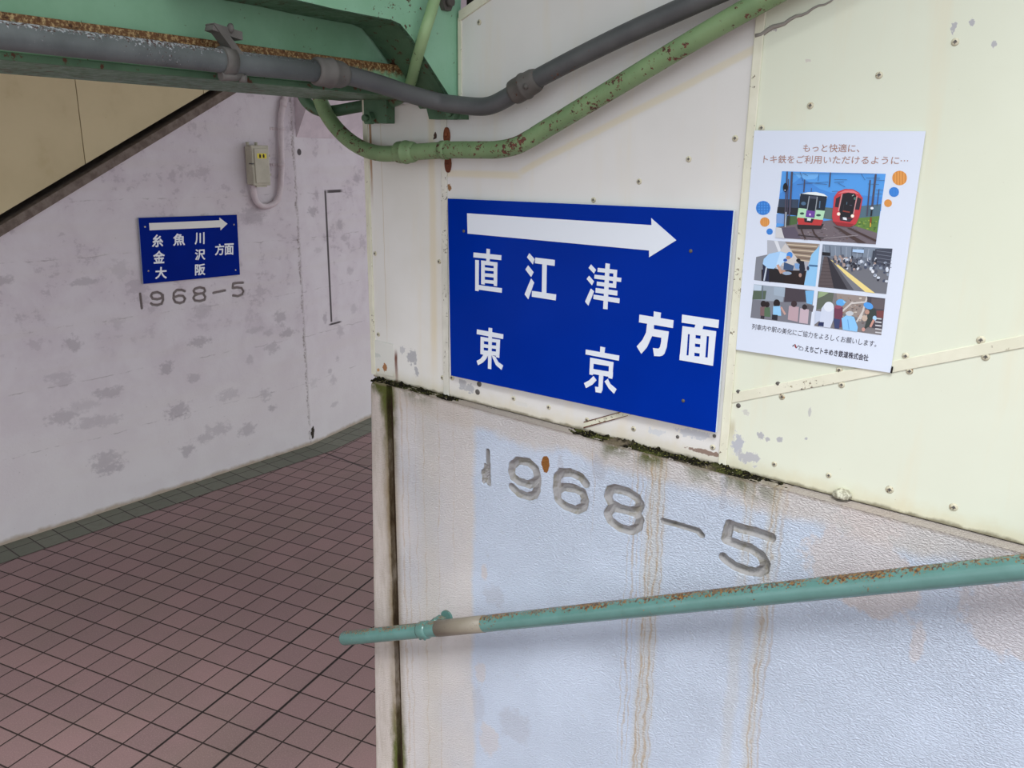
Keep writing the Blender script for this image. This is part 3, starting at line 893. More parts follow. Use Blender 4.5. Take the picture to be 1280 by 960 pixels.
SO = .016                                     # face of the large sign
corn = [px(559.5, 248, SO), px(917, 263, SO), px(894.5, 541, SO), px(563.5, 469.5, SO)]
org = ((corn[0][0] + corn[1][0]) / 2, .006, corn[2][1])
root = empty('direction_sign', R, org)
tag(root, 'large blue sign with a white arrow and seven white characters, on the near white panel', 'sign', 'blue direction signs')
m = MB(); m.prism(corn, .008, SO, 0, 1)
m.build('board', [mat_sign('blue_sign_face', rgb(0, 42, 146), 0.12), flat('sign_edge_acrylic', rgb(214, 230, 240), 0.3)], origin=org, parent=root, bevel=.0008)
for x, y in [(580, 289), (863, 314), (854, 501), (590, 455)]:
    a, z = px(x, y, 0); m = MB(); m.box(a - .01, a + .01, 0, .008, z - .01, z + .01)
    m.build('spacer', M['screw_dark'], origin=org, parent=root)
LO0, LO1 = SO - .0004, SO + .0012
poly_mb([[(583.8, 266.6), (814.4, 281.4), (814, 272.8), (845.3, 300.3), (811.3, 321.6), (811.3, 313.1), (584.4, 292)]], R, LO0, LO1, 0, 0, 1).build('arrow', WHITE, origin=org, parent=root)
GL = {
 'a': (570, 290, 8.533, [[(325, 178), (360, 183), (358, 322), (322, 318)], [(187, 218), (482, 248), (480, 300), (185, 270)], [(205, 298), (243, 302), (240, 632), (205, 626)],
      [(205, 560), (488, 600), (486, 648), (205, 610)], [(268, 303), (305, 307), (305, 562), (268, 556)], [(402, 320), (440, 325), (436, 580), (402, 572)],
      [(268, 303), (440, 325), (440, 366), (268, 346)], [(290, 376), (420, 390), (420, 420), (290, 408)], [(290, 438), (420, 450), (420, 487), (290, 474)], [(290, 507), (420, 520), (420, 555), (290, 542)]]),
 'b': (570, 290, 8.533, [[(780, 227), (838, 292), (818, 345), (757, 270)], [(768, 357), (826, 430), (800, 480), (740, 400)], [(800, 497), (832, 540), (770, 717), (731, 665)],
      [(845, 272), (1053, 298), (1050, 362), (842, 333)], [(920, 320), (967, 326), (962, 665), (915, 655)], [(810, 628), (1066, 666), (1062, 730), (808, 690)]]),
 'c': (710, 310, 10.667, [[(305, 220), (372, 292), (345, 342), (273, 265)], [(280, 370), (345, 448), (318, 497), (247, 412)], [(303, 542), (347, 580), (270, 768), (227, 715)],
      [(500, 203), (556, 212), (525, 818), (468, 812)], [(397, 265), (655, 292), (650, 345), (393, 318)], [(353, 355), (710, 398), (705, 453), (350, 408)], [(385, 448), (640, 480), (638, 535), (383, 500)],
      [(608, 290), (655, 292), (638, 535), (597, 528)], [(370, 533), (658, 570), (655, 635), (366, 595)], [(342, 622), (687, 672), (683, 737), (338, 680)]]),
 'd': (570, 400, 8.533, [[(347, 82), (384, 88), (374, 525), (340, 518)], [(223, 100), (503, 153), (500, 203), (220, 150)], [(262, 178), (297, 183), (292, 372), (260, 362)], [(430, 205), (468, 212), (460, 405), (425, 395)],
      [(262, 178), (468, 212), (466, 245), (262, 222)], [(262, 253), (466, 280), (464, 313), (262, 290)], [(262, 320), (462, 342), (460, 385), (262, 362)],
      [(305, 355), (350, 365), (318, 420), (285, 455), (235, 482), (220, 435), (260, 415)], [(378, 375), (415, 390), (450, 450), (502, 487), (485, 532), (425, 480)]]),
 'e': (780, 370, 8.727, [[(325, 168), (403, 183), (395, 245), (322, 230)], [(168, 203), (540, 265), (532, 350), (163, 287)], [(253, 295), (325, 305), (325, 360), (300, 450), (250, 560), (188, 632), (138, 550), (200, 480), (240, 400)],
      [(310, 357), (488, 388), (478, 467), (300, 437)], [(412, 385), (488, 388), (465, 560), (440, 630), (392, 562), (405, 500)], [(440, 630), (420, 650), (390, 658), (328, 655), (316, 568), (375, 575), (394, 555)]]),
 'f': (780, 370, 8.727, [[(633, 203), (1035, 262), (1028, 350), (628, 290)], [(785, 295), (872, 305), (852, 372), (765, 357)], [(638, 328), (702, 338), (676, 710), (605, 698)], [(722, 340), (786, 350), (760, 725), (700, 715)],
      [(840, 360), (906, 370), (880, 745), (820, 735)], [(932, 374), (1005, 385), (970, 762), (908, 750)], [(638, 328), (1005, 385), (1000, 447), (634, 408)], [(608, 640), (978, 680), (970, 762), (605, 698)],
      [(780, 350), (845, 358), (840, 432), (780, 425)], [(775, 460), (842, 470), (838, 527), (770, 518)], [(768, 553), (832, 562), (828, 627), (762, 617)], [(760, 655), (825, 662), (818, 735), (755, 725)]]),
 'g': (700, 420, 10.667, [[(537, 140), (600, 155), (590, 230), (533, 220)], [(343, 180), (790, 262), (783, 330), (340, 245)], [(402, 288), (712, 350), (708, 412), (400, 362)], [(402, 288), (450, 297), (437, 522), (392, 512)],
      [(655, 340), (712, 350), (695, 572), (645, 560)], [(395, 432), (705, 485), (700, 552), (392, 498)], [(522, 500), (578, 510), (565, 720), (548, 760), (512, 690)], [(548, 760), (475, 748), (467, 675), (514, 684), (550, 720)],
      [(445, 535), (485, 592), (430, 650), (347, 695), (320, 628), (390, 590)], [(635, 572), (670, 640), (752, 710), (720, 770), (650, 700), (593, 605)]]),
}
for k, (cx, cy, s, polys) in GL.items():
    poly_mb(polys, R, LO0, LO1, cx, cy, s).build('character', WHITE, origin=org, parent=root)
for x, y in [(579.7, 288.8), (863.4, 313.8), (854, 501)]:
    a, z = px(x, y, SO); m = MB(); m.dome(a, SO, z, .004, .002); m.build('screw', M['screw_dark'], origin=org, parent=root)

# text from Blender's own font, laid on a quad
_dg = None
def text_geo(body, thick=0.0, res=3):
    c = bpy.data.curves.new('lettering', 'FONT'); c.body = body; c.offset = thick; c.resolution_u = res; c.fill_mode = 'FRONT'
    o = bpy.data.objects.new('lettering', c); COL.objects.link(o)
    bpy.context.view_layer.update()
    me = bpy.data.meshes.new_from_object(o.evaluated_get(bpy.context.evaluated_depsgraph_get()))
    vv = [(v.co.x, v.co.y) for v in me.vertices]; fs = [list(p.vertices) for p in me.polygons]
    bpy.data.objects.remove(o); bpy.data.curves.remove(c); bpy.data.meshes.remove(me)
    return vv, fs
def text_on(mb, body, quad, fr, o, thick=0.0, mat=0):
    if thick:
        for i in range(8):
            t = math.pi / 4 * i
            _text_on(mb, body, quad, fr, o + i * 1e-5, thick * math.cos(t), thick * math.sin(t), mat)
        return mb
    return _text_on(mb, body, quad, fr, o, 0, 0, mat)
def _text_on(mb, body, quad, fr, o, dx=0.0, dy=0.0, mat=0):
    """quad: pixel corners TL, TR, BR, BL that the lettering's box fills"""
    vv, fs = text_geo(body)
    x0, x1 = min(v[0] for v in vv), max(v[0] for v in vv); y0, y1 = min(v[1] for v in vv), max(v[1] for v in vv)
    c = [Vector(fr.pix(x, y, o)) for x, y in quad]
    out = []
    for x, y in vv:
        s, t = (x - x0 + dx) / (x1 - x0), (y1 - y - dy) / (y1 - y0)
        p = (c[0] * (1 - s) + c[1] * s) * (1 - t) + (c[3] * (1 - s) + c[2] * s) * t
        out.append((p.x, o, p.y))
    mb.add(out, fs, mat)
    return mb

LS = .02
def q6(x, y): return (150 + x / 6.4, 250 + y / 6.4)
corn = [L.pix(*q6(*c), LS) for c in [(148, 143), (935, 118), (960, 597), (187, 672)]]
org = ((corn[0][0] + corn[1][0]) / 2, .01, corn[2][1])
root = empty('direction_sign', L, org)
tag(root, 'blue sign with nine white characters, on the far pink wall above the cut date', 'sign', 'blue direction signs')
m = MB(); m.prism(corn, .008, LS, 0, 1)
m.build('board', [mat_sign('blue_far_sign_face', rgb(0, 30, 124), 0.4), flat('far_sign_edge', rgb(150, 160, 176), 0.5)], origin=org, parent=root)
for x, y in [(200, 215), (912, 197), (228, 568), (925, 560)]:
    a, z = L.pix(*q6(x, y), 0); m = MB(); m.box(a - .012, a + .012, 0, .008, z - .012, z + .012)
    m.build('spacer', M['screw_dark'], origin=org, parent=root)
poly_mb([[(233, 185), (797, 162), (795, 140), (860, 190), (805, 243), (803, 218), (237, 243)]], L, LS - .0004, LS + .0015, 150, 250, 6.4).build('arrow', flat('far_sign_white', rgb(228, 226, 220), 0.5), origin=org, parent=root)
WH2 = flat('far_lettering_white', rgb(232, 234, 238), 0.5)
for ch, x0, y0, x1, y1 in [('糸', 258, 278, 343, 374), ('魚', 428, 270, 518, 362), ('川', 600, 262, 674, 352), ('金', 268, 408, 356, 505), ('沢', 602, 395, 680, 478), ('大', 284, 538, 372, 628),
                           ('阪', 602, 513, 680, 600), ('方', 762, 353, 832, 440), ('面', 838, 350, 908, 437)]:
    k = -.055
    m = MB(); text_on(m, ch, [q6(x0, y0 - k * (x1 - x0) / 2), q6(x1, y0 + k * (x1 - x0) / 2), q6(x1, y1 + k * (x1 - x0) / 2), q6(x0, y1 - k * (x1 - x0) / 2)], L, LS + .0012, .028)
    m.build('character', WH2, origin=org, parent=root, recalc=False)
for x, y in [(200, 215), (912, 197), (228, 568), (925, 560)]:
    a, z = L.pix(*q6(x, y), LS); m = MB(); m.dome(a, LS, z, .006, .003); m.build('screw', M['screw'], origin=org, parent=root)

# ------------------------------------------------------------------ poster
PO = .0055
corn = [px(943, 163, PO), px(1157, 164, PO), px(1113, 466, PO), px(920, 437, PO)]
org = ((corn[0][0] + corn[1][0]) / 2, .003, (corn[2][1] + corn[3][1]) / 2)
root = empty('poster', R, org)
tag(root, 'white laminated paper poster with five photographs and coloured dots, on the cream panel', 'poster')
m = MB(); m.prism(corn, .0035, PO)
m.build('paper_sheet', flat('poster_paper', rgb(217, 225, 240), 0.35, 0.4), origin=org, parent=root)
_lay = [0]
def ink(name, r, g_, b): return flat(name, rgb(r, g_, b), 0.4, 0.35)
class Print:
    """one printed picture: flat patches of ink, each its own colour"""
    def __init__(self, cx, cy, s): self.m = MB(); self.mats = []; self.key = {}; self.k = 0; self.cx, self.cy, self.s = cx, cy, s
    def c(self, col):
        if col not in self.key:
            self.key[col] = len(self.mats); self.mats.append(ink('print_ink', *col))
        return self.key[col]
    def o(self): self.k += 1; return PO + .0002 + self.k * .000012
    def poly(self, pts, col):
        o = self.o()
        pp = [px(self.cx + x / self.s, self.cy + y / self.s, o) for x, y in pts]
        n = len(pp)
        area = sum(pp[i][0] * pp[(i + 1) % n][1] - pp[(i + 1) % n][0] * pp[i][1] for i in range(n))
        if area < 0: pp = pp[::-1]
        self.m.add([(a, o, z) for a, z in pp], [list(range(n))], self.c(col)); return self
    def ell(self, x, y, rx, ry, col, n=18, rot=0):
        cr, sr = math.cos(rot), math.sin(rot)
        return self.poly([(x + rx * math.cos(2 * math.pi * i / n) * cr - ry * math.sin(2 * math.pi * i / n) * sr,
                           y + rx * math.cos(2 * math.pi * i / n) * sr + ry * math.sin(2 * math.pi * i / n) * cr) for i in range(n)], col)
    def ln(self, x0, y0, x1, y1, w, col):
        dx, dy = x1 - x0, y1 - y0; l = math.hypot(dx, dy) or 1
        nx, ny = -dy / l * w / 2, dx / l * w / 2
        return self.poly([(x0 + nx, y0 + ny), (x1 + nx, y1 + ny), (x1 - nx, y1 - ny), (x0 - nx, y0 - ny)], col)
    def done(self, name, label=None):
        o = self.m.build(name, self.mats, origin=org, parent=root, recalc=False)
        if label: o['label'] = label
        return o

# main picture: two trains side by side (crop 960,205 at 8x)
p = Print(960, 205, 8)
SKY, SKY2 = (84, 158, 232), (112, 180, 242)
p.poly([(140, 72), (1178, 98), (1078, 803), (160, 742), (135, 640), (80, 632)], SKY)
p.poly([(260, 90), (520, 100), (470, 150), (330, 160)], SKY2)
p.poly([(118, 300), (330, 130), (520, 250), (640, 290), (1140, 330), (1130, 470), (100, 420)], (72, 140, 218))
p.poly([(110, 350), (310, 355), (300, 480), (98, 440)], (56, 70, 92))
p.poly([(96, 430), (310, 440), (300, 520), (88, 490)], (36, 38, 46))
p.poly([(84, 500), (170, 500), (165, 600), (82, 590)], (122, 158, 214))
p.poly([(200, 520), (300, 520), (290, 620), (180, 620)], (76, 104, 62))
p.poly([(540, 430), (660, 440), (650, 560), (530, 540)], (92, 112, 110))
p.poly([(930, 420), (1130, 400), (1112, 560), (900, 540)], (84, 112, 128))
p.poly([(900, 540), (1115, 520), (1092, 690), (850, 630), (880, 570)], (98, 132, 62))
for i in range(26):
    x = random.uniform(890, 1090); y = random.uniform(560, 660)
    p.ell(x, y, random.uniform(6, 16), random.uniform(4, 9), random.choice([(154, 168, 66), (70, 104, 50), (120, 150, 80)]), 7)
p.poly([(80, 632), (300, 600), (640, 560), (870, 620), (1092, 690), (1078, 803), (160, 742), (135, 660)], (112, 102, 108))
p.poly([(135, 640), (270, 630), (330, 745), (160, 742)], (92, 84, 100))
for i in range(60):
    x = random.uniform(300, 900); y = random.uniform(600, 770)
    if y < 790 - abs(x - 600) * .02: p.ell(x, y, random.uniform(5, 14), random.uniform(3, 6), random.choice([(130, 120, 124), (92, 82, 86), (150, 140, 142), (104, 84, 78)]), 6)
p.poly([(80, 632), (135, 640), (150, 700), (165, 745), (75, 735)], (206, 206, 208))
for x0, y0, x1, y1 in [(330, 640, 350, 700), (350, 700, 375, 748), (440, 640, 465, 700), (465, 700, 530, 765)]: p.ln(x0, y0, x1, y1, 16, (70, 54, 52))
p.poly([(290, 610), (560, 600), (530, 650), (300, 650)], (44, 38, 42))
p.poly([(650, 620), (720, 640), (980, 790), (900, 790)], (74, 58, 56)); p.poly([(790, 640), (830, 640), (1085, 760), (1080, 780)], (70, 54, 52))
p.ln(300, 710, 600, 745, 8, (48, 40, 44)); p.ln(560, 745, 900, 712, 8, (150, 142, 146))
# left train
p.poly([(320, 300), (400, 282), (480, 280), (560, 300), (595, 325), (590, 345), (320, 325)], (232, 240, 240))
p.poly([(325, 295), (592, 325), (565, 470), (305, 445)], (30, 40, 54))
p.poly([(305, 440), (570, 468), (548, 562), (288, 545)], (178, 222, 186))
p.poly([(292, 535), (552, 560), (530, 615), (300, 605)], (188, 58, 58))
p.poly([(410, 320), (495, 325), (465, 540), (375, 530)], (70, 76, 92)); p.poly([(420, 345), (485, 350), (470, 470), (395, 460)], (28, 36, 48))
p.ln(413, 322, 385, 500, 9, (150, 158, 166)); p.ln(493, 328, 468, 510, 9, (150, 158, 166))
p.poly([(385, 462), (472, 472), (460, 535), (375, 528)], (110, 66, 158)); p.ell(420, 505, 10, 12, (214, 190, 230), 8)
p.ell(340, 495, 22, 12, (48, 78, 72)); p.ell(505, 512, 24, 12, (48, 78, 72))
p.poly([(360, 540), (460, 548), (440, 590), (365, 580)], (36, 34, 42)); p.poly([(392, 540), (432, 545), (425, 570), (390, 565)], (220, 226, 234))
p.ell(355, 395, 24, 18, (78, 110, 140)); p.ln(520, 370, 515, 440, 10, (90, 120, 150))
# right train
p.poly([(660, 330), (700, 275), (770, 250), (850, 252), (910, 285), (948, 340), (915, 520), (880, 600), (820, 630), (700, 615), (650, 575), (640, 520), (652, 420)], (196, 62, 70))
p.poly([(690, 300), (770, 262), (850, 264), (915, 300), (850, 290), (770, 285)], (226, 120, 126))
p.poly([(680, 345), (725, 320), (705, 435), (668, 430)], (52, 42, 52)); p.poly([(895, 330), (935, 350), (912, 460), (868, 455)], (52, 42, 52))
p.poly([(740, 300), (800, 285), (870, 295), (888, 330), (855, 540), (720, 535), (712, 440)], (30, 28, 36))
p.ln(742, 298, 705, 470, 10, (206, 150, 150)); p.ln(890, 320, 855, 500, 10, (206, 150, 150))
p.ell(870, 345, 14, 14, (80, 120, 110)); p.ln(840, 320, 860, 308, 7, (170, 190, 180)); p.ln(748, 470, 818, 482, 12, (140, 60, 50)); p.ln(790, 380, 786, 405, 6, (90, 120, 140))
p.ln(750, 460, 760, 400, 3, (60, 60, 70)); p.ln(815, 410, 840, 415, 5, (90, 90, 110))
p.poly([(715, 530), (855, 545), (820, 580), (720, 565)], (60, 48, 58)); p.poly([(748, 532), (785, 536), (790, 562), (750, 556)], (226, 232, 240))
for x, y in [(706, 500), (845, 520)]: p.ell(x, y, 18, 18, (250, 226, 206)); p.ell(x, y, 10, 10, (255, 255, 250))
p.poly([(650, 575), (860, 600), (820, 632), (690, 615)], (150, 44, 50))
# masts and wires
for x0, y0, x1, y1, w in [(240, 78, 218, 480, 20), (192, 75, 165, 630, 14), (205, 150, 190, 520, 9), (625, 85, 612, 230, 13), (367, 155, 358, 280, 12), (1078, 100, 1040, 440, 20), (1022, 160, 990, 520, 13), (1110, 250, 1090, 420, 8), (435, 240, 432, 280, 5), (225, 350, 205, 600, 18)]:
    p.ln(x0, y0, x1, y1, w, (78, 74, 92))
for x0, y0, x1, y1 in [(250, 98, 520, 96), (520, 96, 1060, 98), (290, 205, 600, 180), (360, 180, 590, 205), (660, 155, 790, 158), (660, 185, 760, 180), (980, 140, 1120, 142), (1000, 200, 1110, 205), (1070, 160, 1165, 165), (320, 80, 350, 170), (510, 100, 500, 170), (930, 95, 970, 160), (640, 275, 700, 272), (1080, 260, 1150, 262), (1075, 300, 1140, 300), (400, 120, 350, 90), (700, 190, 770, 230)]:
    p.ln(x0, y0, x1, y1, 4, (64, 84, 120))
p.ell(174, 235, 24, 46, (18, 20, 28)); p.ell(170, 262, 6, 7, (220, 230, 255), 8)
p.ln(180, 480, 172, 632, 12, (176, 184, 190)); p.ln(205, 520, 195, 610, 30, (50, 54, 50))
p.ln(1038, 460, 1030, 520, 16, (30, 34, 44)); p.ell(1040, 442, 16, 13, (230, 236, 244)); p.ln(1030, 535, 1026, 590, 14, (150, 60, 40)); p.ln(1026, 590, 1022, 630, 12, (220, 170, 60))
p.done('printed_photo', 'printed photo of a white-green train and a red train side by side')

# cleaning on a stair (crop 930,290 at 6.4x)
p = Print(930, 290, 6.4)
p.poly([(186, 65), (608, 95), (572, 435), (80, 384), (97, 200), (186, 180)], (170, 172, 182))
p.poly([(97, 200), (186, 182), (200, 260), (150, 280), (140, 392), (80, 384)], (128, 132, 142))
p.poly([(186, 65), (330, 75), (300, 150), (190, 190)], (176, 180, 190)); p.poly([(240, 70), (270, 72), (300, 160), (280, 170)], (220, 224, 230))
p.poly([(330, 78), (600, 97), (530, 240), (430, 230), (390, 160)], (146, 130, 116))
for i in range(7):
    y = 100 + i * 20; p.ln(345 + i * 11, y, 585 - i * 8, y + 17, 8, (206, 190, 166) if i % 2 == 0 else (112, 94, 80))
p.poly([(290, 150), (330, 90), (440, 230), (380, 280), (300, 270)], (204, 200, 198))
p.poly([(140, 300), (500, 310), (480, 425), (140, 392)], (38, 26, 26))
p.poly([(540, 180), (605, 110), (572, 436), (480, 425), (505, 300)], (142, 196, 236)); p.poly([(520, 260), (590, 265), (588, 280), (518, 275)], (70, 110, 150))
p.poly([(150, 250), (240, 270), (215, 400), (150, 392)], (34, 40, 66)); p.ln(180, 280, 160, 390, 12, (190, 200, 214)); p.poly([(200, 280), (330, 310), (320, 400), (200, 400)], (30, 26, 30))
p.poly([(158, 215), (200, 175), (290, 155), (345, 170), (330, 240), (270, 260), (240, 295), (190, 290), (150, 255)], (166, 206, 244))
p.poly([(290, 160), (340, 175), (330, 215), (300, 260), (270, 300), (255, 275)], (190, 220, 248))
p.ell(365, 185, 24, 26, (66, 140, 222)); p.ell(355, 205, 18, 14, (180, 140, 118)); p.ln(268, 262, 300, 330, 22, (196, 156, 136)); p.ell(315, 320, 20, 16, (186, 146, 126))
p.poly([(320, 240), (400, 270), (390, 310), (315, 300)], (60, 84, 120)); p.ell(345, 330, 36, 14, (150, 170, 196)); p.ell(330, 225, 16, 12, (40, 90, 170))
p.poly([(430, 225), (480, 235), (490, 300), (465, 345), (440, 350), (445, 300)], (30, 34, 48)); p.ell(435, 228, 18, 16, (26, 22, 26)); p.poly([(405, 250), (445, 255), (440, 300), (410, 290)], (120, 160, 210))
p.ell(450, 345, 12, 16, (170, 140, 130)); p.ell(512, 290, 10, 18, (60, 60, 80))
p.done('printed_photo', 'printed photo of a person in a pale blue shirt bending on a stair')

# platform (crop 930,290 at 6.4x); costumed figure left out
p = Print(930, 290, 6.4)
p.poly([(630, 98), (1188, 133), (1138, 496), (592, 440)], (108, 116, 130))
p.poly([(630, 98), (1188, 133), (1180, 210), (625, 190)], (124, 136, 152))
for i in range(9): p.ln(640 + i * 45, 108 + i * 3, 650 + i * 42, 185 + i * 4, 7, (88, 96, 112) if i % 2 else (150, 160, 176))
p.poly([(1050, 135), (1188, 133), (1165, 300), (1040, 250)], (66, 70, 84))
for i in range(5): p.ln(1060, 150 + i * 28, 1180, 165 + i * 30, 5, (110, 116, 130))
p.poly([(625, 160), (690, 165), (690, 192), (625, 188)], (28, 28, 34))
p.poly([(640, 195), (665, 195), (720, 448), (592, 440)], (92, 82, 84))
for i in range(8): p.ln(628 - i * 4, 230 + i * 28, 675 + i * 6, 234 + i * 28, 4, (70, 60, 62))
p.poly([(665, 195), (690, 210), (830, 460), (718, 448)], (50, 48, 56)); p.poly([(680, 205), (700, 215), (880, 466), (830, 460)], (84, 84, 92))
p.poly([(690, 208), (760, 240), (1060, 486), (880, 466)], (120, 122, 130))
p.poly([(690, 220), (715, 232), (1050, 490), (970, 480), (820, 350)], (236, 216, 142))
p.poly([(715, 230), (1160, 320), (1138, 496), (1050, 488)], (112, 114, 122))
cols = [(206, 214, 226), (44, 46, 58), (150, 160, 178), (88, 92, 106), (226, 230, 238), (70, 78, 100), (170, 150, 144)]
for i in range(120):
    t = random.random(); x = 720 + 430 * t; y = random.uniform(185 + 40 * t, 250 + 170 * t)
    if x > 880 and y > 300 and x < 1000: continue
    p.ell(x, y, random.uniform(6, 15), random.uniform(8, 18), random.choice(cols), 8)
p.poly([(870, 138), (960, 142), (958, 168), (868, 160)], (176, 206, 240)); p.ell(1145, 300, 14, 22, (214, 222, 236), 6); p.ln(1040, 150, 1030, 240, 16, (60, 66, 80))
p.done('printed_photo', 'printed photo of a crowd standing on a station platform with a yellow line')

# street group (crop 930,290 at 6.4x); costumed figure left out
p = Print(930, 290, 6.4)
p.poly([(80, 418), (562, 468), (530, 746), (52, 685)], (120, 122, 132))
p.poly([(80, 418), (330, 445), (310, 560), (66, 540)], (150, 162, 176)); p.poly([(75, 470), (180, 470), (170, 540), (66, 540)], (84, 100, 84))
p.poly([(80, 420), (140, 428), (135, 470), (78, 465)], (190, 206, 222)); p.poly([(240, 440), (330, 447), (325, 520), (240, 505)], (160, 176, 192)); p.ln(150, 430, 146, 540, 8, (96, 108, 120))
p.poly([(330, 445), (500, 462), (500, 560), (320, 560)], (70, 62, 70)); p.poly([(490, 470), (562, 470), (545, 580), (500, 570)], (120, 180, 226)); p.poly([(505, 580), (560, 590), (548, 640), (500, 620)], (96, 92, 98))
for x, y, h in [(155, 575, 1), (185, 580, .9), (262, 570, 1.2)]:
    p.ell(x, y, 22 * h, 26 * h, (34, 24, 26)); p.poly([(x - 24 * h, y + 24), (x + 24 * h, y + 22), (x + 30 * h, y + 100), (x - 26 * h, y + 96)], {155: (122, 96, 98), 185: (84, 110, 84), 262: (146, 200, 240)}[x])
p.poly([(225, 660), (270, 664), (266, 708), (222, 700)], (36, 36, 46)); p.ln(150, 670, 146, 696, 30, (52, 46, 56)); p.ln(295, 600, 330, 660, 16, (196, 156, 146))
p.poly([(360, 590), (440, 600), (430, 720), (350, 700)], (186, 160, 168)); p.ell(400, 575, 24, 26, (60, 46, 50)); p.poly([(450, 610), (520, 620), (510, 735), (440, 725)], (196, 176, 186)); p.ell(485, 600, 20, 22, (44, 36, 40))
p.done('printed_photo', 'printed photo of children seen from behind on a forecourt')

# weeding beside the track (crop 930,290 at 6.4x)
p = Print(930, 290, 6.4)
p.poly([(592, 474), (1130, 532), (1098, 826), (562, 752)], (126, 122, 124))
p.poly([(592, 474), (720, 488), (700, 600), (580, 620)], (96, 104, 92)); p.poly([(600, 476), (680, 484), (640, 510), (590, 530)], (150, 170, 130))
p.poly([(740, 490), (980, 515), (960, 700), (760, 640)], (152, 140, 134))
for i in range(50): p.ell(random.uniform(770, 980), random.uniform(520, 730), random.uniform(5, 14), random.uniform(3, 8), random.choice([(186, 170, 156), (110, 98, 96), (150, 120, 104), (206, 198, 186)]), 6)
for x0, y0, x1, y1 in [(780, 640, 870, 560), (860, 570, 980, 560), (900, 720, 960, 620), (985, 520, 930, 700)]: p.ln(x0, y0, x1, y1, 14, (206, 200, 196))
p.poly([(985, 515), (1130, 532), (1105, 780), (1000, 760)], (74, 70, 78)); p.poly([(1020, 530), (1128, 540), (1122, 620), (1015, 610)], (100, 92, 96)); p.poly([(1060, 630), (1120, 630), (1115, 690), (1060, 680)], (120, 70, 70))
for i in range(5): p.ln(1050, 690 + i * 28, 1100, 696 + i * 28, 10, (206, 206, 210))
p.poly([(570, 630), (640, 640), (640, 690), (590, 720), (564, 740)], (196, 206, 226))
p.poly([(620, 610), (650, 570), (700, 570), (720, 610), (715, 700), (690, 768), (600, 755), (610, 680)], (206, 214, 232)); p.ell(678, 598, 40, 40, (222, 228, 240)); p.poly([(600, 720), (640, 722), (636, 757), (590, 750)], (40, 50, 90))
p.poly([(720, 610), (790, 600), (790, 660), (780, 760), (730, 770), (725, 690)], (112, 62, 84)); p.ell(772, 565, 36, 28, (96, 170, 232)); p.poly([(790, 545), (820, 560), (800, 572)], (140, 200, 244)); p.ell(752, 600, 28, 14, (150, 80, 100)); p.poly([(715, 690), (770, 700), (760, 775), (725, 770)], (60, 70, 110))
p.poly([(780, 690), (830, 660), (880, 680), (910, 760), (905, 798), (790, 782)], (140, 198, 244)); p.ell(845, 652, 32, 20, (196, 200, 206)); p.ln(830, 700, 840, 780, 6, (100, 160, 220))
p.poly([(990, 620), (1050, 610), (1060, 660), (1010, 750), (960, 780), (985, 690)], (60, 68, 66)); p.ell(995, 590, 40, 26, (86, 158, 230), rot=.4); p.ell(985, 640, 18, 20, (186, 146, 130)); p.ell(1045, 690, 16, 20, (170, 210, 244)); p.ln(1040, 700, 1010, 760, 18, (200, 150, 136)); p.ell(955, 780, 14, 16, (200, 150, 140)); p.ell(965, 690, 24, 26, (196, 176, 160), 7)
p.done('printed_photo', 'printed photo of people in pale blue weeding beside a track')

# dots
DOTS = [(1124.5, 222.5, 9.3, 'o'), (1117.5, 240, 6.3, 'b'), (1110, 254, 4.9, 'o'), (954, 260, 9.1, 'b'), (956, 277.5, 6, 'o'), (962, 289.5, 4, 'b')]
for x, y, r, k in DOTS:
    p = Print(0, 0, 1)
    c1, c2 = ((226, 158, 82), (206, 132, 62)) if k == 'o' else ((72, 146, 226), (48, 120, 206))
    p.ell(x, y, r, r * .98, c1, 28)
    for i in range(-2, 3):
        dx = i * r * .38; h = math.sqrt(max(0, r * r - dx * dx)) * .95
        p.ln(x + dx, y - h, x + dx, y + h, r * .14, c2)
        if k == 'b': p.ln(x - h, y + dx, x + h, y + dx, r * .12, c2)
    p.done('printed_dot')
BROWN = ink('brown_ink', 168, 130, 118); INK = ink('dark_ink', 62, 60, 74)
m = MB(); text_on(m, 'もっと快適に、', [(1004.5, 180), (1075, 180), (1074, 190.5), (1003.5, 190)], R, PO + .0003, .006); m.build('printed_text', BROWN, origin=org, parent=root, recalc=False)
m = MB(); text_on(m, 'トキ鉄をご利用いただけるように⋯', [(955, 193.8), (1136, 195.5), (1134.5, 205.8), (954, 204)], R, PO + .0003, .006); m.build('printed_text', BROWN, origin=org, parent=root, recalc=False)
m = MB(); text_on(m, '列車内や駅の美化にご協力をよろしくお願いします。', [(940.5, 404.5), (1096.5, 426.3), (1095, 434), (939.5, 411.5)], R, PO + .0003, .003); m.build('printed_text', INK, origin=org, parent=root, recalc=False)
m = MB(); text_on(m, 'えちごトキめき鉄道株式会社', [(1007, 432), (1086, 443.5), (1085, 451.5), (1006, 439.5)], R, PO + .0003, .025); m.build('printed_text', INK, origin=org, parent=root, recalc=False)
p = Print(930, 390, 6.737)
p.ln(408, 290, 430, 272, 7, (60, 50, 60)); p.ln(430, 272, 440, 300, 8, (150, 40, 50)); p.ln(425, 285, 440, 305, 6, (150, 40, 50)); p.ln(440, 305, 460, 282, 5, (60, 60, 74)); p.ln(460, 282, 475, 300, 5, (60, 60, 74)); p.ln(460, 315, 478, 290, 4, (60, 60, 74)); p.ln(478, 290, 498, 305, 4, (60, 60, 74)); p.ln(498, 305, 496, 322, 4, (60, 60, 74)); p.ln(462, 318, 494, 322, 4, (60, 60, 74))
p.done('printed_emblem')
m = MB(); q = [px(x, y, PO) for x, y in [(1114.5, 458), (1116.5, 459), (1115, 466.5), (1112.8, 466)]]
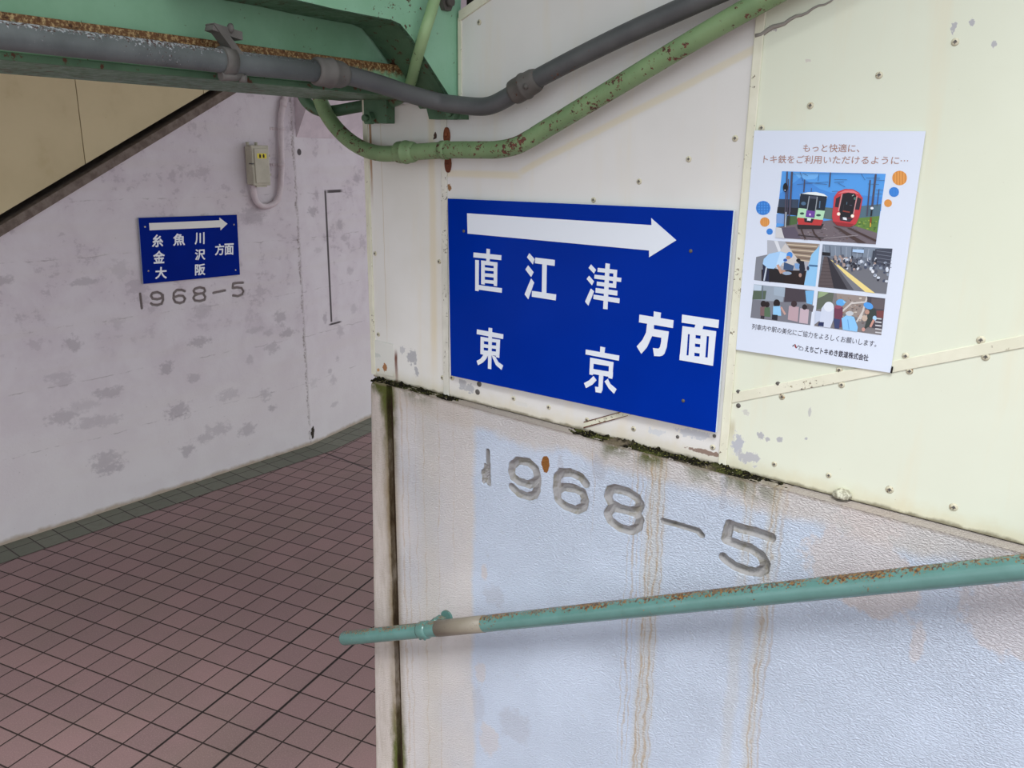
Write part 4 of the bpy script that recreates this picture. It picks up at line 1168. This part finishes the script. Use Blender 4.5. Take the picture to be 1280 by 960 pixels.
m.prism(q, .0035, PO + .0008); m.build('corner_tape', M['dark'], origin=org, parent=root)

# ------------------------------------------------------------------ handrail
RO = .105; RR = .0212
e0, e1 = R.pix(430, 798, RO), R.pix(1280, 709, RO)
rk = (e1[1] - e0[1]) / (e1[0] - e0[0])
def rz(a): return e0[1] + rk * (a - e0[0])
def ra_at(x):                                           # a on the rail under pixel column x
    lo_, hi_ = e0[0], 1.5
    y = 798 - (x - 430) * 89 / 850
    return R.pix(x, y, RO)[0]
org = (e0[0], RO, e0[1])
root = empty('handrail', R, org)
tag(root, 'teal painted tube handrail with rust flecks, rising along the near concrete wall', 'handrail')
aend = 1.6
m = MB(); n = 40
pts = [(e0[0] + (aend - e0[0]) * i / n, RO, rz(e0[0] + (aend - e0[0]) * i / n)) for i in range(n + 1)]
dirv = (Vector(pts[1]) - Vector(pts[0])).normalized()
cap = [Vector(pts[0]) - dirv * d for d in (-.003, )]
pp = [Vector(pts[0]), Vector(pts[0]) + dirv * .002, Vector(pts[0]) + dirv * .006] + [Vector(q) for q in pts[1:]]
m.tube(pp, RR, 28, rs=[RR * .82, RR * .95, RR] + [RR] * n)
m.build('rail_tube', M['rail'], origin=org, parent=root)
t0, t1 = ra_at(548), ra_at(606)
m = MB(); m.tube([(t0, RO, rz(t0)), ((t0 + t1) / 2, RO, rz((t0 + t1) / 2)), (t1, RO, rz(t1))], RR + .0007, 28)
o = m.build('tape_wrap', M['tape'], origin=org, parent=root); o['label'] = 'beige tape wrapped round the rail'
def bracket(x):
    a = ra_at(x); z = rz(a); d = .016
    m = MB()
    m.tube([(a - d, RO, rz(a - d)), (a - d * .6, RO, rz(a - d * .6)), (a + d * .6, RO, rz(a + d * .6)), (a + d, RO, rz(a + d))], RR + .003, 28, rs=[RR + .001, RR + .0035, RR + .0035, RR + .001])
    m.box(a + .004, a + .03, .05, RO - .004, z + .006, z + .022)
    m.disc(a + .017, z + .012, .019, OC, OC + .006)
    m.dome(a + .022, RO - .02, z + RR + .004, .011, .012)
    b = m.build('wall_bracket', M['rail'], origin=org, parent=root)
    s = MB(); s.dome(a - .006, RO + .012, z - RR - .001, .005, .004); s.dome(a + .010, RO + .012, z - RR + .004, .005, .004)
    s2 = s.build('bracket_screw', M['rail'], parent=b)
    s2.data.transform(Matrix.Translation((-org[0], org[1], -org[2])))
bracket(531)

# ------------------------------------------------------------------ pipes
def RP(x, y, o): a, z = R.pix(x, y, o); return (a, o, z)
def RA(x, y, a): o, z = R.pixa(x, y, a); return (a, o, z)
AG = -1.355                                            # line of the grey conduit along the girder
# grey conduit: along the girder, round the corner, up the wall
og = .05
p_left = [RA(x, y, AG) for x, y in [(-60, 34.5), (0, 43.5), (100, 55.5), (200, 67), (300, 79), (395, 89)]]
c0 = p_left[-1]
straight = [(AG, 3.1, p_left[0][2] + (p_left[0][2] - p_left[-1][2]) * 1.2)] + p_left
zg = sum(q[2] for q in p_left) / len(p_left)
flex = [c0, RA(430, 93.5, -1.352), RA(470, 104, -1.345), RA(510, 117, -1.335), RA(545, 126.5, -1.31), RP(572, 131, .058), RP(607, 133, og), RP(632, 123, og), RP(655, 107, og)]
rise = [RP(655, 107, og), RP(716, 75, og), RP(779, 44, og), RP(841, 16, og), RP(888, -5, og), RP(960, -36, og), RP(1100, -95, og), RP(1250, -160, og)]
org = RP(607, 133, og)
root = empty('grey_conduit', R, org)
tag(root, 'dark grey conduit along the green girder then up the white panel, upper of two pipes', 'pipe')
m = MB(); m.tube(straight, .0205, 20); o = m.build('conduit_length', M['conduit_old'], origin=org, parent=root); o['label'] = 'weathered pale grey length along the girder'
m = MB(); m.tube(smooth_path(flex, 8), .0195, 20); m.build('bent_length', M['conduit'], origin=org, parent=root)
m = MB(); m.tube(smooth_path(rise, 4), .0195, 20); m.build('rising_length', M['conduit'], origin=org, parent=root)
def coupler(parent, org, p, q, r, mat='iron', name='coupler', lug=True):
    p, q = Vector(p), Vector(q)
    ts = [0, .05, .12, .42, .45, .52, .55, .85, .93, 1]
    rs = [r * 1.12, r * 1.32, r * 1.36, r * 1.36, r * 1.46, r * 1.46, r * 1.34, r * 1.3, r * 1.2, r * 1.05]
    m = MB(); m.tube([p.lerp(q, t) for t in ts], r, 20, rs=rs)
    if lug:
        c = p.lerp(q, .75)
        m.dome(c.x, c.y + r * 1.05, c.z - r * .5, .007, .008)
    return m.build(name, M[mat], origin=org, parent=parent)
coupler(root, org, RA(393, 88.8, AG), RA(431, 94, -1.352), .0205)
coupler(root, org, RP(641, 116.5, og), RP(673, 98, og), .0195)
# saddle clip on the girder lip
cx = RA(283, 76.5, AG)
m = MB()
a, o_, z = cx
m.tube([(a, o_ - .012, z), (a, o_ + .012, z)], .0245, 20)
m.prism_a([(o_ - .030, z + .052), (o_ + .028, z + .060), (o_ + .032, z + .048), (o_ - .014, z + .040), (o_ - .030, z + .038)], a - .012, a + .012)
m.prism_a([(o_ + .006, z + .050), (o_ + .030, z + .058), (o_ - .012, z + .012), (o_ - .030, z + .012)], a - .012, a + .014)
m.dome(a + .012, o_ - .006, z + .055, .009, .006)
m.tube([(a + .004, o_ - .03, z - .022), (a + .004, o_ - .03, z - .034)], .008, 6)
m.tube([(a, o_ - .03, z - .022), (a, o_ + .015, z - .026)], .009, 8)
o = m.build('saddle_clip', M['iron'], origin=org, parent=root)

# thick green pipe
gp = [RP(392, 84, .03), RP(393, 100, .03), RP(398, 118, .03), RP(409, 144, .03), RP(427, 167, .034), RP(450, 184, .04), RP(476, 192, .045), RP(510, 190.5, .045), RP(560, 187.5, .045), RP(600, 187.5, .045), RP(622, 187, .045), RP(644, 182.5, .045), RP(664, 172.5, .045),
      RP(685, 159.5, .045), RP(779, 103, .045), RP(872, 47, .045), RP(960, -3, .045), RP(1100, -80, .045), RP(1250, -160, .045)]
org = RP(560, 187.5, .045)
root = empty('green_pipe', R, org)
tag(root, 'thick green pipe with rust chips, curving below the girder, rising above the blue sign', 'pipe')
m = MB(); m.tube(smooth_path(gp, 6), .0192, 22); m.build('pipe_length', M['pipe_green'], origin=org, parent=root)
coupler(root, org, RP(497, 190.5, .045), RP(519, 190, .045), .0192, 'pipe_green', lug=False)
m = MB(); a, o_, z = RP(557, 187.5, .045)
m.tube([(a - .012, .045, z), (a + .008, .045, z)], .0215, 20)
ob_ = m.build('pipe_strap', M['pipe_green'], origin=org, parent=root)
for yy, s in ((171, 1), (204, -1)):
    a, z = px(559.5 if s > 0 else 561, yy)
    m = MB(); m.prism([(a + .009 * math.cos(t * math.pi / 8), z + (.022 if math.sin(t * math.pi / 8) * s > 0 else .016) * math.sin(t * math.pi / 8)) for t in range(16)], .0, .006)
    m.dome(a, .006, z + .005 * s, .006, .004, 0)
    o = m.build('strap_tab', M['rust'], origin=org, parent=root); o['label'] = 'rusty strap end'

# thin pale green pipe
tp = [RA(556, -60, -1.27), RA(543, 0, -1.27), RA(531, 40, -1.275), RA(520, 78, -1.33), RA(513, 104, -1.385), RA(504, 119, -1.44), RA(484, 128, -1.54), RA(450, 133, -1.66), RA(415, 139, -1.74), RA(396, 137, -1.78), RA(383, 127, -1.80), RA(376, 112, -1.81), RA(373, 90, -1.81)]
org = tp[1]
root = empty('thin_green_pipe', R, org)
tag(root, 'thin pale green pipe in front of the green plate, hooking left under the girder', 'pipe')
k = 7
sm = smooth_path(tp, k)
m = MB(); m.tube(sm[:5 * k + 1], .0125, 16); m.build('upper_length', M['pipe_thin'], origin=org, parent=root)
m = MB(); m.tube(sm[5 * k:], .0150, 16); m.build('hooked_length', M['dark_green'], origin=org, parent=root)
coupler(root, org, sm[int(8.2 * k)], sm[int(8.8 * k)], .0150, 'dark_green', lug=False)

# ------------------------------------------------------------------ girder and plate
AL = -1.40
zt = R.pixa(200, 41, AL)[1]; zb_ = R.pixa(200, 93.5, AL)[1]
org = (AL, .5, zb_)
root = empty('steel_girder', R, org)
tag(root, 'green steel girder with rusted lower lip, at the top left under the ceiling', 'girder')
O0, O1 = -.10, 3.2
M['lip'] = mat_steel('girder_lip_paint', (136, 180, 142), 0.6, 60, (118, 160, 124), (zt - zb_ - .030, zt - zb_ - .012))
m = MB(); m.box(AL - .012, AL, -.12, O1, zb_ + .012, zt); m.build('lower_lip', M['lip'], origin=org, parent=root, bevel=.002)
m = MB(); m.box(AL - .14, AL + .003, -.12, O1, zb_, zb_ + .012); m.build('bottom_flange', M['dark_green'], origin=org, parent=root, bevel=.002)
m = MB(); m.box(AL - .045, AL - .03, -.12, O1, zb_ + .012, 2.975); m.build('web', M['girder'], origin=org, parent=root)
m = MB(); m.box(AL - .30, AL - .14, .0, O1, zb_ + .005, zb_ + .02); m.build('back_flange', M['dark_green'], origin=org, parent=root)
# bolted clips where the girder sits on the panel
def clip(q, bx, by, deep):
    m = MB(); m.prism([R.pix(*c, .03) for c in q], .0, .03)
    m.prism([R.pix(*c, .05) for c in [q[0], q[1], (q[1][0], q[0][1] + 3), (q[0][0], q[0][1] + 3)]], .0, .05)
    c = m.build('bolted_clip', M['dark_green'], origin=org, parent=root, bevel=.001)
    a, z = R.pix(bx, by, .03)
    b = MB(); b.prism([(a + .016 * math.cos(t * math.pi / 3), z + .016 * math.sin(t * math.pi / 3)) for t in range(6)], .03, .045); b.tube([(a, .045, z), (a, .056, z)], .008, 12)
    bo = b.build('bolt', M['dark_green'], parent=c)
    bo.data.transform(Matrix.Translation((-org[0], org[1], -org[2])))
clip([(454, 118), (483, 116), (483, 154), (455, 154)], 464, 148, .03)
clip([(531, 128), (575, 128), (576, 149), (536, 149)], 568, 142, .03)

AP = -1.305
pts = [(250, -30), (330, -8), (376, 1), (416, 10.5), (452, 17.6), (490, 25), (501, 30), (515, 47), (530, 70), (560, 117), (571, 134), (575, 136), (576, 19), (577, -40), (250, -96)]
pp = [R.pixa(x, y, AP) for x, y in pts]
org = (AP, pp[10][0], pp[10][1])
root = empty('gusset_plate', R, org)
tag(root, 'mint green steel knee plate with chipped paint, left of the large white panel', 'plate')
m = MB(); m.prism_a(pp, AP - .012, AP); m.build('plate', M['plate'], origin=org, parent=root, bevel=.001)
m = MB()
fl = [R.pixa(x, y, AP) for x, y in pts[:12]]
AF = AP - .118
vv = []
for (o_, z) in fl: vv += [(AP - .001, o_, z), (AF, o_, z), (AF, o_, z + .014), (AP - .001, o_, z + .014)]
fs = []
for i in range(len(fl) - 1):
    for k in range(4): fs.append([i * 4 + k, i * 4 + (k + 1) % 4, (i + 1) * 4 + (k + 1) % 4, (i + 1) * 4 + k])
fs += [[0, 1, 2, 3], [len(vv) - 4 + k for k in range(4)][::-1]]
m.add(vv, fs); m.build('knee_flange', M['dark_green'], origin=org, parent=root)
o_, z = R.pixa(555, 3, AP)
m = MB(); m.prism_a([(o_ + .02 * math.cos(t * math.pi / 3), z + .02 * math.sin(t * math.pi / 3)) for t in range(6)], AP, AP + .012); m.tube([(AP + .012, o_, z), (AP + .024, o_, z)], .010, 12)
m.build('bolt', M['screw_dark'], origin=org, parent=root)

# ------------------------------------------------------------------ far stair cladding panels
g = G('far_cladding_paint', 0.55, 0.3)
n1 = g.noise(2, 4, 0.6); n2 = g.noise(30, 5, 0.7)
c = g.mix(g.ss(n1, .35, .7), rgb(204, 188, 150), rgb(194, 178, 140))
c = g.mix(g.ss(g.noise(4, 4, .6), .55, .75) * .4, c, rgb(176, 156, 112))
c = g.mix(g.ss(n2, .70, .73), c, rgb(84, 64, 44))
g.color(c); MCL = g.mat
OY = -.03
def zy(a): return zdiag(a) + th_ + .045
ss_ = [L.pix(100, 150, OY)[0], L.pix(253, 100, OY)[0]]
edges = [-4.2, ss_[0], ss_[1], 0.0]
labs = ['dim yellow cladding panel at the far left edge, above the rising concrete edge', 'dim yellow cladding panel under the girder, between two upright seams', 'dim yellow cladding corner high beside the dark rising edge, rightmost of its row']
for i in range(3):
    a0, a1 = edges[i] + .0025, edges[i + 1] - .0025
    top = 3.88
    org = ((a0 + a1) / 2, OY, zy(a0))
    m = MB(); m.prism([(a0, zy(a0)), (a1, zy(a1)), (a1, top), (a0, top)], OY - .02, OY)
    o = m.build('cladding_panel', MCL, L, org)
    tag(o, labs[i], 'panel')

# ------------------------------------------------------------------ junction box and its conduit
BO = .105
bq = lambda x, y: (300 + x / 13.72, 170 + y / 13.72)
lid = [L.pix(*bq(x, y), BO) for x, y in [(200, 160), (482, 160), (548, 838), (240, 862)]]
a0 = (lid[0][0] + lid[3][0]) / 2; a1 = (lid[1][0] + lid[2][0]) / 2; z1 = (lid[0][1] + lid[1][1]) / 2; z0 = (lid[2][1] + lid[3][1]) / 2
org = ((a0 + a1) / 2, 0, z0)
root = empty('junction_box', L, org)
tag(root, 'grey beige junction box with a yellow sticker, high on the far pink wall', 'junction box')
MBX = mat_pipe('beige_box_plastic', rgb(184, 178, 160), rgb(174, 168, 150), 0.1, rgb(96, 88, 76), 120, 0.5)
m = MB(); m.box(a0 + .006, a1 - .006, .008, BO - .022, z0 + .006, z1 - .006); m.build('body', MBX, origin=org, parent=root, bevel=.006)
m = MB(); m.box(a0, a1, BO - .028, BO - .004, z0, z1); 
lidob = m.build('lid', MBX, origin=org, parent=root, bevel=.006)
m = MB(); m.box(a0 + .018, a1 - .010, BO - .005, BO + .004, z0 + .016, z1 - .022); m.build('lid_face', MBX, origin=org, parent=root, bevel=.004)
for za in (z0 + .07, z1 - .08):
    m = MB(); m.box(a1 - .002, a1 + .012, BO - .03, BO - .006, za, za + .016)
    m.build('hinge', MBX, origin=org, parent=root, bevel=.002)
m = MB(); zm = (z0 + z1) / 2; m.box(a0 - .008, a0 + .012, BO - .03, BO, zm - .012, zm + .006); m.dome(a0 + .002, BO, zm - .004, .008, .005); m.build('latch', MBX, origin=org, parent=root)
m = MB(); m.box(a0 - .012, a0 + .014, BO - .03, BO - .001, zm + .009, zm + .018); m.build('latch_hook', M['screw_dark'], origin=org, parent=root)
for aa in (a0 + .012, a0 + .085):
    m = MB(); m.tube([(aa, .04, z1 - .004), (aa, .04, z1 + .022)], .012, 14)
    m.build('mounting_lug', MBX, origin=org, parent=root)
m = MB(); m.box(a0 + .03, a1 - .03, BO - .03, BO - .012, z0 - .012, z0); m.build('lower_lug', MBX, origin=org, parent=root)
s0, s1 = L.pix(*bq(292, 298), BO + .004), L.pix(*bq(455, 388), BO + .004)
m = MB(); m.prism([s0, (s1[0], s0[1]), s1, (s0[0], s1[1])], BO + .003, BO + .005); o = m.build('sticker', flat('yellow_sticker', rgb(226, 208, 60), .5), origin=org, parent=root); o['label'] = 'yellow sticker with two black marks'
m = MB()
for x in (345, 405):
    a, z = L.pix(*bq(x, 343), BO + .005)
    m.disc(a, z, .009, BO + .0045, BO + .0058, seg=7, rz=.012); m.box(a - .010, a + .010, BO + .0045, BO + .0059, z - .013, z - .009); m.box(a - .006, a + .004, BO + .0045, BO + .0059, z + .010, z + .014)
m.build('sticker_mark', flat('sticker_black', rgb(40, 36, 24), .6), origin=org, parent=root)

def LP(x, y, o=.035): a, z = L.pix(x, y, o); return (a, o, z)
cp_ = [LP(316.5, 231, .05), LP(317, 237, .045), LP(318, 245), LP(321.5, 253), LP(328, 257.5), LP(336, 257.5), LP(343.5, 253.5), LP(348.5, 246), LP(350.5, 235), LP(351.5, 220), LP(352, 204), LP(351.5, 182), LP(351, 162), LP(351.5, 145), LP(353.5, 134), LP(356, 124), LP(358, 110), LP(359, 90), LP(360, 60)]
org = cp_[10]
root = empty('looped_conduit', L, org)
tag(root, 'pink painted conduit looping out of the junction box and up the far wall', 'pipe')
m = MB(); m.tube(smooth_path(cp_, 5), .022, 18); m.build('conduit_length', M['pink_paint'], origin=org, parent=root)
m = MB(); a, o_, z = LP(354.2, 129); m.tube([(a - .004, o_, z - .028), (a, o_, z - .012), (a + .003, o_, z + .012), (a + .006, o_, z + .028)], .026, 18, rs=[.023, .027, .027, .023]); m.build('coupler', M['pink_paint'], origin=org, parent=root)
for y in (161, 206):
    a, o_, z = LP(351.3, y)
    m = MB(); m.tube([(a, o_, z - .012), (a, o_, z + .012)], .0245, 18); m.box(a - .075, a + .06, .0, .008, z - .011, z + .011); m.dome(a - .055, .008, z, .010, .006)
    m.build('saddle_clip', M['pink_paint'], origin=org, parent=root)

# ------------------------------------------------------------------ moss and sealant on the ledge
g = G('ledge_moss', 0.95, 0.1)
n1 = g.noise(25, 5, .7); n2 = g.noise(220, 3, .7)
c = g.mix(g.ss(n1, .48, .72), rgb(24, 21, 16), rgb(74, 78, 40))
c = g.mix(g.ss(n2, .58, .7), c, rgb(150, 148, 82))
c = g.mix(g.ss(g.noise(9, 3), .58, .68) * .7, c, rgb(128, 116, 98))
g.color(c); g.bump(n2, .8, .006)
def moss_h(a):
    s = 0
    for x, w, h in [(470, .06, .010), (500, .06, .010), (530, .07, .008), (562, .05, .008), (610, .06, .003), (740, .06, .009), (780, .08, .011), (820, .07, .010), (870, .09, .009), (905, .05, .012), (935, .07, .008), (985, .05, .004)]:
        ac = px(x, 540)[0] if x > 600 else px(x, 478)[0]
        s = max(s, h * math.exp(-((a - ac) / w) ** 2))
    return s
vv, fs = [], []
a0, a1, NA, NO = -1.60, -0.30, 520, 14
for i in range(NA + 1):
    a = a0 + (a1 - a0) * i / NA
    hh = moss_h(a)
    for j in range(NO + 1):
        t = j / NO
        o = -.004 + (OC + .0035) * t
        nz = mnoise.noise(Vector((a * 70, o * 120, 0))) * .7 + mnoise.noise(Vector((a * 220, o * 220, 5))) * .5
        h = hh * 1.15 * (1.1 - .55 * t) * (0.8 + nz) - .0022
        z = ztop(a) + h * (1 if t < .97 else .3) - (.0008 if t < .97 else .003)
        o2 = o
        vv.append((a, o2, z))
W = NO + 1
fs = [[i * W + j, (i + 1) * W + j, (i + 1) * W + j + 1, i * W + j + 1] for i in range(NA) for j in range(NO)]
m = MB(); m.add(vv, fs, 0, True)
tag(m.build('ledge_moss', g.mat, R, (-1.0, 0, 1.79), recalc=False), 'black and green moss growing along the ledge of the near concrete parapet', 'moss', kind='stuff')

a, z = px(1053, 616, .01)
m = MB()
vv = []
bmx = bmesh.new(); bmesh.ops.create_icosphere(bmx, subdivisions=3, radius=1)
idx = {v: i for i, v in enumerate(bmx.verts)}
for v in bmx.verts:
    k = 1 + .25 * mnoise.noise(v.co * 2.2) + .12 * mnoise.noise(v.co * 6)
    vv.append((a + v.co.x * .017 * k, .008 + v.co.y * .014 * k, z - .004 + v.co.z * .011 * k))
m.add(vv, [[idx[q] for q in f.verts] for f in bmx.faces], 0, True); bmx.free()
gg = G('old_sealant', .6, .3); nn = gg.noise(120, 4, .7); gg.color(gg.mix(gg.ss(nn, .4, .6), rgb(206, 204, 184), rgb(150, 146, 128))); gg.bump(nn, .6, .004)
tag(m.build('sealant_lump', gg.mat, R, (a, 0, z)), 'small cracked lump of pale sealant on the ledge below the cream panel', 'sealant')
